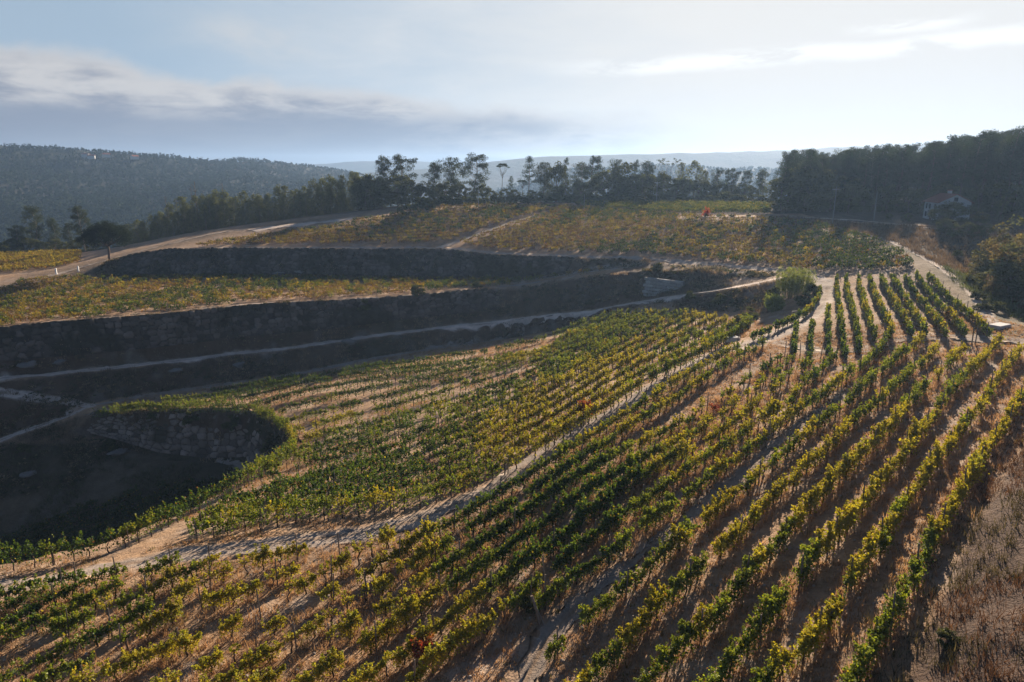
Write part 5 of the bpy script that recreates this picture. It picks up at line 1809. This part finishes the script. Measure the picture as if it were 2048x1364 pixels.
# coloured vines that stand out
for u, v, pal, lab, h in ((1175, 832, 'red', 'crimson leaved vine beside the sandy road', 1.1), (1428, 826, 'red', 'small red leaved vine among the sparse rows', 0.6), (1412, 436, 'red', 'orange red bush at the edge of the plateau', 1.6),
                          (845, 1318, 'red', 'low dark red vine at the bottom of the slope', 0.8)):
    p = hit(u, v)
    o = thing('red_vine', lab, 'vine', tuple(p), None, random.uniform(0, 6), (h, h, h))
    g = np.random.default_rng(int(u))
    P, T = vine_points(420, g, fat=1.3)
    v_, q, c = leaves(P, 0.16, vine_cols(T, pal, g), 0.5, 0.95, 0.2, g)
    link('foliage', mesh_np('red_foliage', v_, q, c), M_VINE, o)
    link('trunk', TRUNKS[0], None, o)

# ------------------------------------------------------------------ buildings and small things
def house(u, Y, w, d, h, rise, rz, label, name='house', z=None, wins=True):
    x, y = place(u, Y)
    z0 = float(zt(x, y)) if z is None else z
    o = thing(name, label, 'house', (x, y, z0), None, rz)
    mb = MB()
    W = np.array([0.42, 0.42, 0.41])
    # body with gables on the +-x ends
    v = [(-w / 2, -d / 2, -.6), (w / 2, -d / 2, -.6), (w / 2, d / 2, -.6), (-w / 2, d / 2, -.6), (-w / 2, -d / 2, h), (w / 2, -d / 2, h), (w / 2, d / 2, h), (-w / 2, d / 2, h), (-w / 2, 0, h + rise), (w / 2, 0, h + rise)]
    mb.add(v, [[0, 1, 5, 4], [2, 3, 7, 6]], [[4, 5, 9], [4, 9, 8], [6, 7, 8], [6, 8, 9]], W)
    mb.add(v, [[1, 2, 6, 5], [3, 0, 4, 7]], [[5, 6, 9], [7, 4, 8]], W)
    link('wall', mb.mesh('house_wall'), M_PLASTER, o)
    rb = MB()
    e = 0.45
    sl = rise / (d / 2)
    for sg in (-1, 1):
        n = 14
        ys = np.linspace(0, sg * (d / 2 + e), n)
        zs = h + rise + .12 - np.abs(ys) * sl + 0.05 * (np.arange(n) % 2)
        g = []
        for yy, z_ in zip(ys, zs):
            g += [(-w / 2 - e, yy, z_), (w / 2 + e, yy, z_)]
        for yy, z_ in zip(ys, zs):
            g += [(-w / 2 - e, yy, z_ - .14), (w / 2 + e, yy, z_ - .14)]
        q = [[2 * i, 2 * i + 1, 2 * i + 3, 2 * i + 2] for i in range(n - 1)] + [[2 * n + 2 * i, 2 * n + 2 * i + 2, 2 * n + 2 * i + 3, 2 * n + 2 * i + 1] for i in range(n - 1)]
        q += [[2 * i, 2 * i + 2, 2 * n + 2 * i + 2, 2 * n + 2 * i] for i in range(n - 1)] + [[2 * i + 1, 2 * n + 2 * i + 1, 2 * n + 2 * i + 3, 2 * i + 3] for i in range(n - 1)]
        q += [[2 * n - 2, 2 * n - 1, 4 * n - 1, 4 * n - 2]]
        rb.add(g, q, None, np.array([0.22, 0.085, 0.06]))
    rf = link('roof', rb.mesh('house_roof'), M_TILE, o)
    ch = MB()
    ch.box(-w * .2, d * .12, h + rise * .9, .7, .7, 1.7, 0, W * .8)
    ch.box(-w * .2, d * .12, h + rise * .9 + .95, .9, .9, .2, 0, (0.25, 0.1, 0.07))
    link('chimney', ch.mesh('house_chimney'), M_PLASTER, rf)
    if wins:
        spots = [(-w * .3, -d / 2, h * .72), (-w * .08, -d / 2, h * .72), (w * .28, -d / 2, h * .72), (-w * .3, -d / 2, h * .28), (w * .28, -d / 2, h * .28)]
        for (a, b_, c_) in spots:
            f = MB()
            f.box(a, b_ - .03, c_, 1.15, .12, 1.45, 0, (0.5, 0.5, 0.48))
            fo = link('window', f.mesh('window_frame'), M_CONC, o)
            g = MB()
            g.box(a, b_ - .07, c_, .9, .1, 1.2)
            link('pane', g.mesh('window_pane'), M_GLASS, fo)
        for b_, c_ in ((0, h + rise * .35), (-d * .28, h * .6), (d * .28, h * .6)):
            f = MB()
            f.box(w / 2 + .03, b_, c_, .12, 1.1, 1.2, 0, (0.5, 0.5, 0.48))
            fo = link('window', f.mesh('window_frame'), M_CONC, o)
            g = MB()
            g.box(w / 2 + .07, b_, c_, .1, .85, .95)
            link('pane', g.mesh('window_pane'), M_GLASS, fo)
        db = MB()
        db.box(w * .05, -d / 2 - .04, .95, 1.1, .12, 2.1, 0, (0.12, 0.07, 0.045))
        link('door', db.mesh('house_door'), M_WOOD, o)
    return o


house(1893, 160, 8.0, 6.6, 4.0, 1.7, R(-100), 'two storey white house with red tiled gable roof by the pine wood')
for k, (u, v, Yh, lab) in enumerate(((188, 309, 880, 'brightest white farmhouse with a red roof on the far hill crest'), (198, 312, 872, 'low white outbuilding beside the brightest farmhouse on the far hill'), (228, 309, 890, 'smaller white farmhouse farther along the far hill crest'),
                                     (283, 313, 905, 'tiny pale house lowest along the far hill crest'))):
    r = ray(u, v)
    x, y = r[0] * Yh / r[1], Yh
    z = float(far_ground(np.array(x), np.array(y)))
    house(u, Yh, 8, 6, 3.2, 1.5, R(20 * k), lab, 'farmhouse', max(z, r[2] * Yh / r[1] - 3) , False)


def pole(u, v, Y, h, label, arm=False):
    p = hit(u, v) if Y is None else np.array([*place(u, Y), 0])
    z = float(zt(p[0], p[1]))
    o = thing('utility_pole', label, 'pole', (p[0], p[1], z))
    mb = MB()
    mb.tube([(0, 0, -.5), (0, 0, h * .5), (0, 0, h)], [.11, .09, .07], 8, (0.22, 0.21, 0.20))
    link('shaft', mb.mesh('pole_shaft'), M_CONC, o)
    if arm:
        m2 = MB()
        m2.box(0, 0, h - .5, 2.2, .12, .12, R(20), (0.3, 0.3, 0.29))
        link('crossarm', m2.mesh('pole_crossarm'), M_CONC, o)


pole(957, 412, 213, 7.5, 'pale slim pole before the tallest ridge eucalyptus')
pole(1312, 408, 219, 7.0, 'pale pole against the dark trees behind the plateau', True)
pole(1168, 420, 205, 5.5, 'dark slim pole in the plateau vines')
pole(1668, 452, 153, 8.5, 'pole beside the ravine track below the pine wood', True)
pole(1750, 441, 157, 6.5, 'pole beside the top road before the wood')


def stub(u, v, h, w, col, label, name='marker_post', lean=(0, 0)):
    p = hit(u, v)
    o = thing(name, label, 'post', tuple(p))
    mb = MB()
    mb.box(0, 0, h / 2 - .1, w, w, h + .2, 0.3, col)
    c = link('shaft', mb.mesh(name), M_CONC, o)
    mc = MB()
    mc.box(0, 0, h + .03, w * 1.15, w * 1.15, .08, 0.3, np.asarray(col) * .9)
    link('cap', mc.mesh(name + '_cap'), M_CONC, o)
    o.rotation_euler = (lean[0], lean[1], 0)


stub(113, 549, 1.5, .34, (0.72, 0.71, 0.68), 'white gate post on the outer side of the ridge road')
stub(157, 543, 1.3, .30, (0.72, 0.71, 0.68), 'white gate post on the inner side of the ridge road')


def end_post():
    p = hit(1083, 1249)
    o = thing('end_post', 'thick leaning wooden end post beside the worn dirt strip', 'post', tuple(p))
    mb = MB()
    mb.tube([(0, 0, -.3), (-.28, .1, .8), (-.55, .2, 1.62)], [.085, .08, .075], 9, (0.20, 0.15, 0.11))
    link('shaft', mb.mesh('end_post_shaft'), M_WOOD, o)
    wb = MB()
    wb.tube([(-.5, .18, 1.5), (.3, -.75, .02)], .012, 5, (0.2, 0.2, 0.2))
    link('stay_wire', wb.mesh('end_post_wire'), M_CONC, o)
    p = hit(1062, 1228)
    o = link('end_stake', post_mesh('end_stake', 2.5, .03, 5, 0.0), None, None, tuple(p))
    tag(o, 'tall thin stake behind the leaning end post', 'post')


end_post()


def slab(u, v, sx, sy, sz, rz, label, col=(0.55, 0.53, 0.5), name='concrete_slab'):
    p = hit(u, v)
    mb = MB()
    mb.box(0, 0, sz / 2 - .12, sx, sy, sz + .2, rz, col)
    o = link(name, mb.mesh(name), M_CONC, None, tuple(p))
    md = o.modifiers.new('bevel', 'BEVEL')
    md.width, md.segments = 0.04, 2
    tag(o, label, 'concrete')


slab(1999, 654, 2.4, 1.3, .35, 0.5, 'white concrete culvert slab at the lower end of the ravine')
slab(1466, 682, 1.6, .9, .55, 0.3, 'pale concrete box beside the road bend', name='concrete_box')
for k, (u, v) in enumerate(((1943, 690), (1950, 690))):
    p = hit(u, v)
    o = link('end_stake', post_mesh('end_stake', 1.9, .06, 90 + k, 0), None, None, tuple(p))
    tag(o, ['left post of the dark pair on the sunlit earth track', 'right post of the dark pair on the sunlit earth track'][k], 'post', 'dark post pair')
p = hit(1588, 640)
o = thing('wooden_frame', 'small open wooden frame beside the road bend', 'frame', tuple(p), None, 0.4)
mb = MB()
for sx in (-.45, .45):
    m_ = MB()
    m_.box(sx, 0, .55, .1, .1, 1.3, 0, (0.3, 0.26, 0.22))
    link('leg', m_.mesh('frame_leg'), M_WOOD, o)
m_ = MB()
m_.box(0, 0, 1.25, 1.15, .12, .1, 0, (0.3, 0.26, 0.22))
link('beam', m_.mesh('frame_beam'), M_WOOD, o)

# boulders and rock outcrops
def boulder(u, v, s, label, tone=1.0):
    p = hit(u, v)
    n, m = 14, 9
    th = np.linspace(0, 2 * math.pi, n, endpoint=False)
    ph = np.linspace(0.02, math.pi - .02, m)
    T_, P_ = np.meshgrid(th, ph)
    d = np.stack([np.sin(P_) * np.cos(T_), np.sin(P_) * np.sin(T_), np.cos(P_)], -1)
    k = int(u) % 50
    r = 1 + .5 * vn(d[..., 0] + 9, d[..., 1] + 2 * d[..., 2], .8, k) + .2 * vn(d[..., 0], d[..., 1] - d[..., 2], .4, k + 1)
    v_ = d * r[..., None] * s * (1.35, .95, .42)
    i, j = np.meshgrid(np.arange(n), np.arange(m - 1))
    q = np.stack([(j * n + i), (j * n + (i + 1) % n), ((j + 1) * n + (i + 1) % n), ((j + 1) * n + i)], -1).reshape(-1, 4)[:, ::-1]
    me = mesh_np('boulder', v_.reshape(-1, 3), q, np.broadcast_to(np.array([0.19, 0.172, 0.155]) * tone, (n * m, 3)), True)
    o = link('boulder', me, M_STONE, None, (p[0], p[1], p[2] + s * .12))
    o.rotation_euler = (0, 0, random.uniform(0, 6))
    tag(o, label, 'rock', 'rocks on the banks')


for u, v, s, lab in ((60, 952, 0.9, 'grey rock ledge in the dark hollow'), (240, 905, 1.2, 'large boulder at the foot of the boulder wall'),
                     (60, 735, 1.3, 'pale rock above the fork of the tracks'), (120, 728, 1.0, 'small pale rock above the fork of the tracks'), (560, 548, 1.2, 'pale rock at the foot of the plateau wall'), (600, 549, 1.0, 'flat pale rock beside the one under the plateau wall'),
                     (480, 735, 1.0, 'grey rock on the bank under the pale track'), (700, 690, 1.1, 'grey rock on the bank above the upper vine rows'), (350, 745, 0.9, 'low rock on the bank below the pale track')):
    boulder(u, v, s, lab)

# loose stones in the vineyard and on the tracks
def stones():
    n = 5000
    P = np.column_stack([rng.uniform(-45, 60, n * 3), rng.uniform(20, 84, n * 3)])
    P = P[inside(P[:, 0], P[:, 1], np.vstack([BANK_TOE, L1[::-1], FIELD_BOT2]))][:n]
    mb_v, mb_q, mb_c = [], [], []
    base = np.array([[x, y, z] for z in (-.5, .5) for y in (-.5, .5) for x in (-.5, .5)])
    qs = np.array([[0, 2, 3, 1], [4, 5, 7, 6], [0, 1, 5, 4], [2, 6, 7, 3], [0, 4, 6, 2], [1, 3, 7, 5]])
    for k, (x, y) in enumerate(P):
        s = 0.035 + 0.12 * rng.random() ** 3
        v = base * (1 + rng.uniform(-.3, .3, base.shape)) * (s * 1.5, s * 1.1, s * .9)
        v[4:, :2] *= 0.6
        mb_v.append(v + (x, y, float(zt(x, y)) + s * .2))
        mb_q.append(qs + 8 * k)
        mb_c.append(np.broadcast_to(np.array([0.36, 0.32, 0.28]) * rng.uniform(.6, 1.2), (8, 3)))
    tag(link('stones', mesh_np('stones', np.vstack(mb_v), np.vstack(mb_q), np.vstack(mb_c)), M_STONE), 'small loose stones in the vineyard soil', None, None, 'stuff')


stones()

# ------------------------------------------------------------------ far woods
def far_woods():
    V, C = [], []
    n = 90000
    A = rng.uniform(R(-46), R(44), n)
    y = 430 + 1650 * rng.random(n) ** 1.6
    x = np.tan(A) * y
    z = far_ground(x, y)
    dens = fbm(x, y, 130, 4, 150) + 0.5 * fbm(x, y, 40, 2, 151)
    u, v = px(np.column_stack([x, y, z + 8]))
    crest = (np.abs(y - np.interp(u, [-400, 0, 400, 700, 900], [950, 900, 980, 1150, 1200])) < 130)
    k = (((dens > -0.7) & (y < 1250)) | (crest & (u < 900))) & (v < 500) & (u > -60) & (u < 1800) & (z > -90)
    x, y, z, dens = x[k], y[k], z[k], dens[k]
    for i in range(len(x)):
        h = rng.uniform(3.0, 7.5) * (0.62 + 0.65 * min(1, max(0, dens[i] * 1.4 + 0.15)))
        m = 13
        d = rng.normal(size=(m, 3))
        d /= np.linalg.norm(d, axis=1, keepdims=True)
        d *= (rng.random(m) ** .5)[:, None]
        V.append(d * (h * .38, h * .38, h * .5) + (x[i], y[i], z[i] + h * .5))
        C.append(np.array([0.033, 0.043, 0.024]) * rng.uniform(.75, 1.25) * rng.uniform(.8, 1.2, (m, 1)))
    V = np.vstack(V)
    sz = np.where(V[:, 1] < 1200, 2.2, 3.2)
    v, q, c = leaves(V, sz, np.vstack(C), 0.2, 0.8)
    tag(link('forest', mesh_np('forest', v, q, c), M_FAR), 'scattered woods and scrub covering the far hills', None, None, 'stuff')


far_woods()

# ------------------------------------------------------------------ haze
HAZE_DENSITY = 0.00021


def haze():
    m, b = new_mat('haze')
    pv_ = b.n('ShaderNodeVolumePrincipled')
    pv_.inputs['Color'].default_value = (0.34, 0.52, 0.80, 1)
    pv_.inputs['Density'].default_value = HAZE_DENSITY
    pv_.inputs['Anisotropy'].default_value = 0.42
    out = b.n('ShaderNodeOutputMaterial')
    b.nt.links.new(pv_.outputs[0], out.inputs['Volume'])
    mb_ = MB()
    mb_.box(0, 0, 0, 1, 1, 1)
    o = link('haze', mb_.mesh('haze'), m)
    o.location = (0, 0, (-125 + 80) / 2)
    o.scale = (7900, 7900, 205)
    tag(o, 'pale blue haze lying over the valley', None, None, 'stuff')


haze()
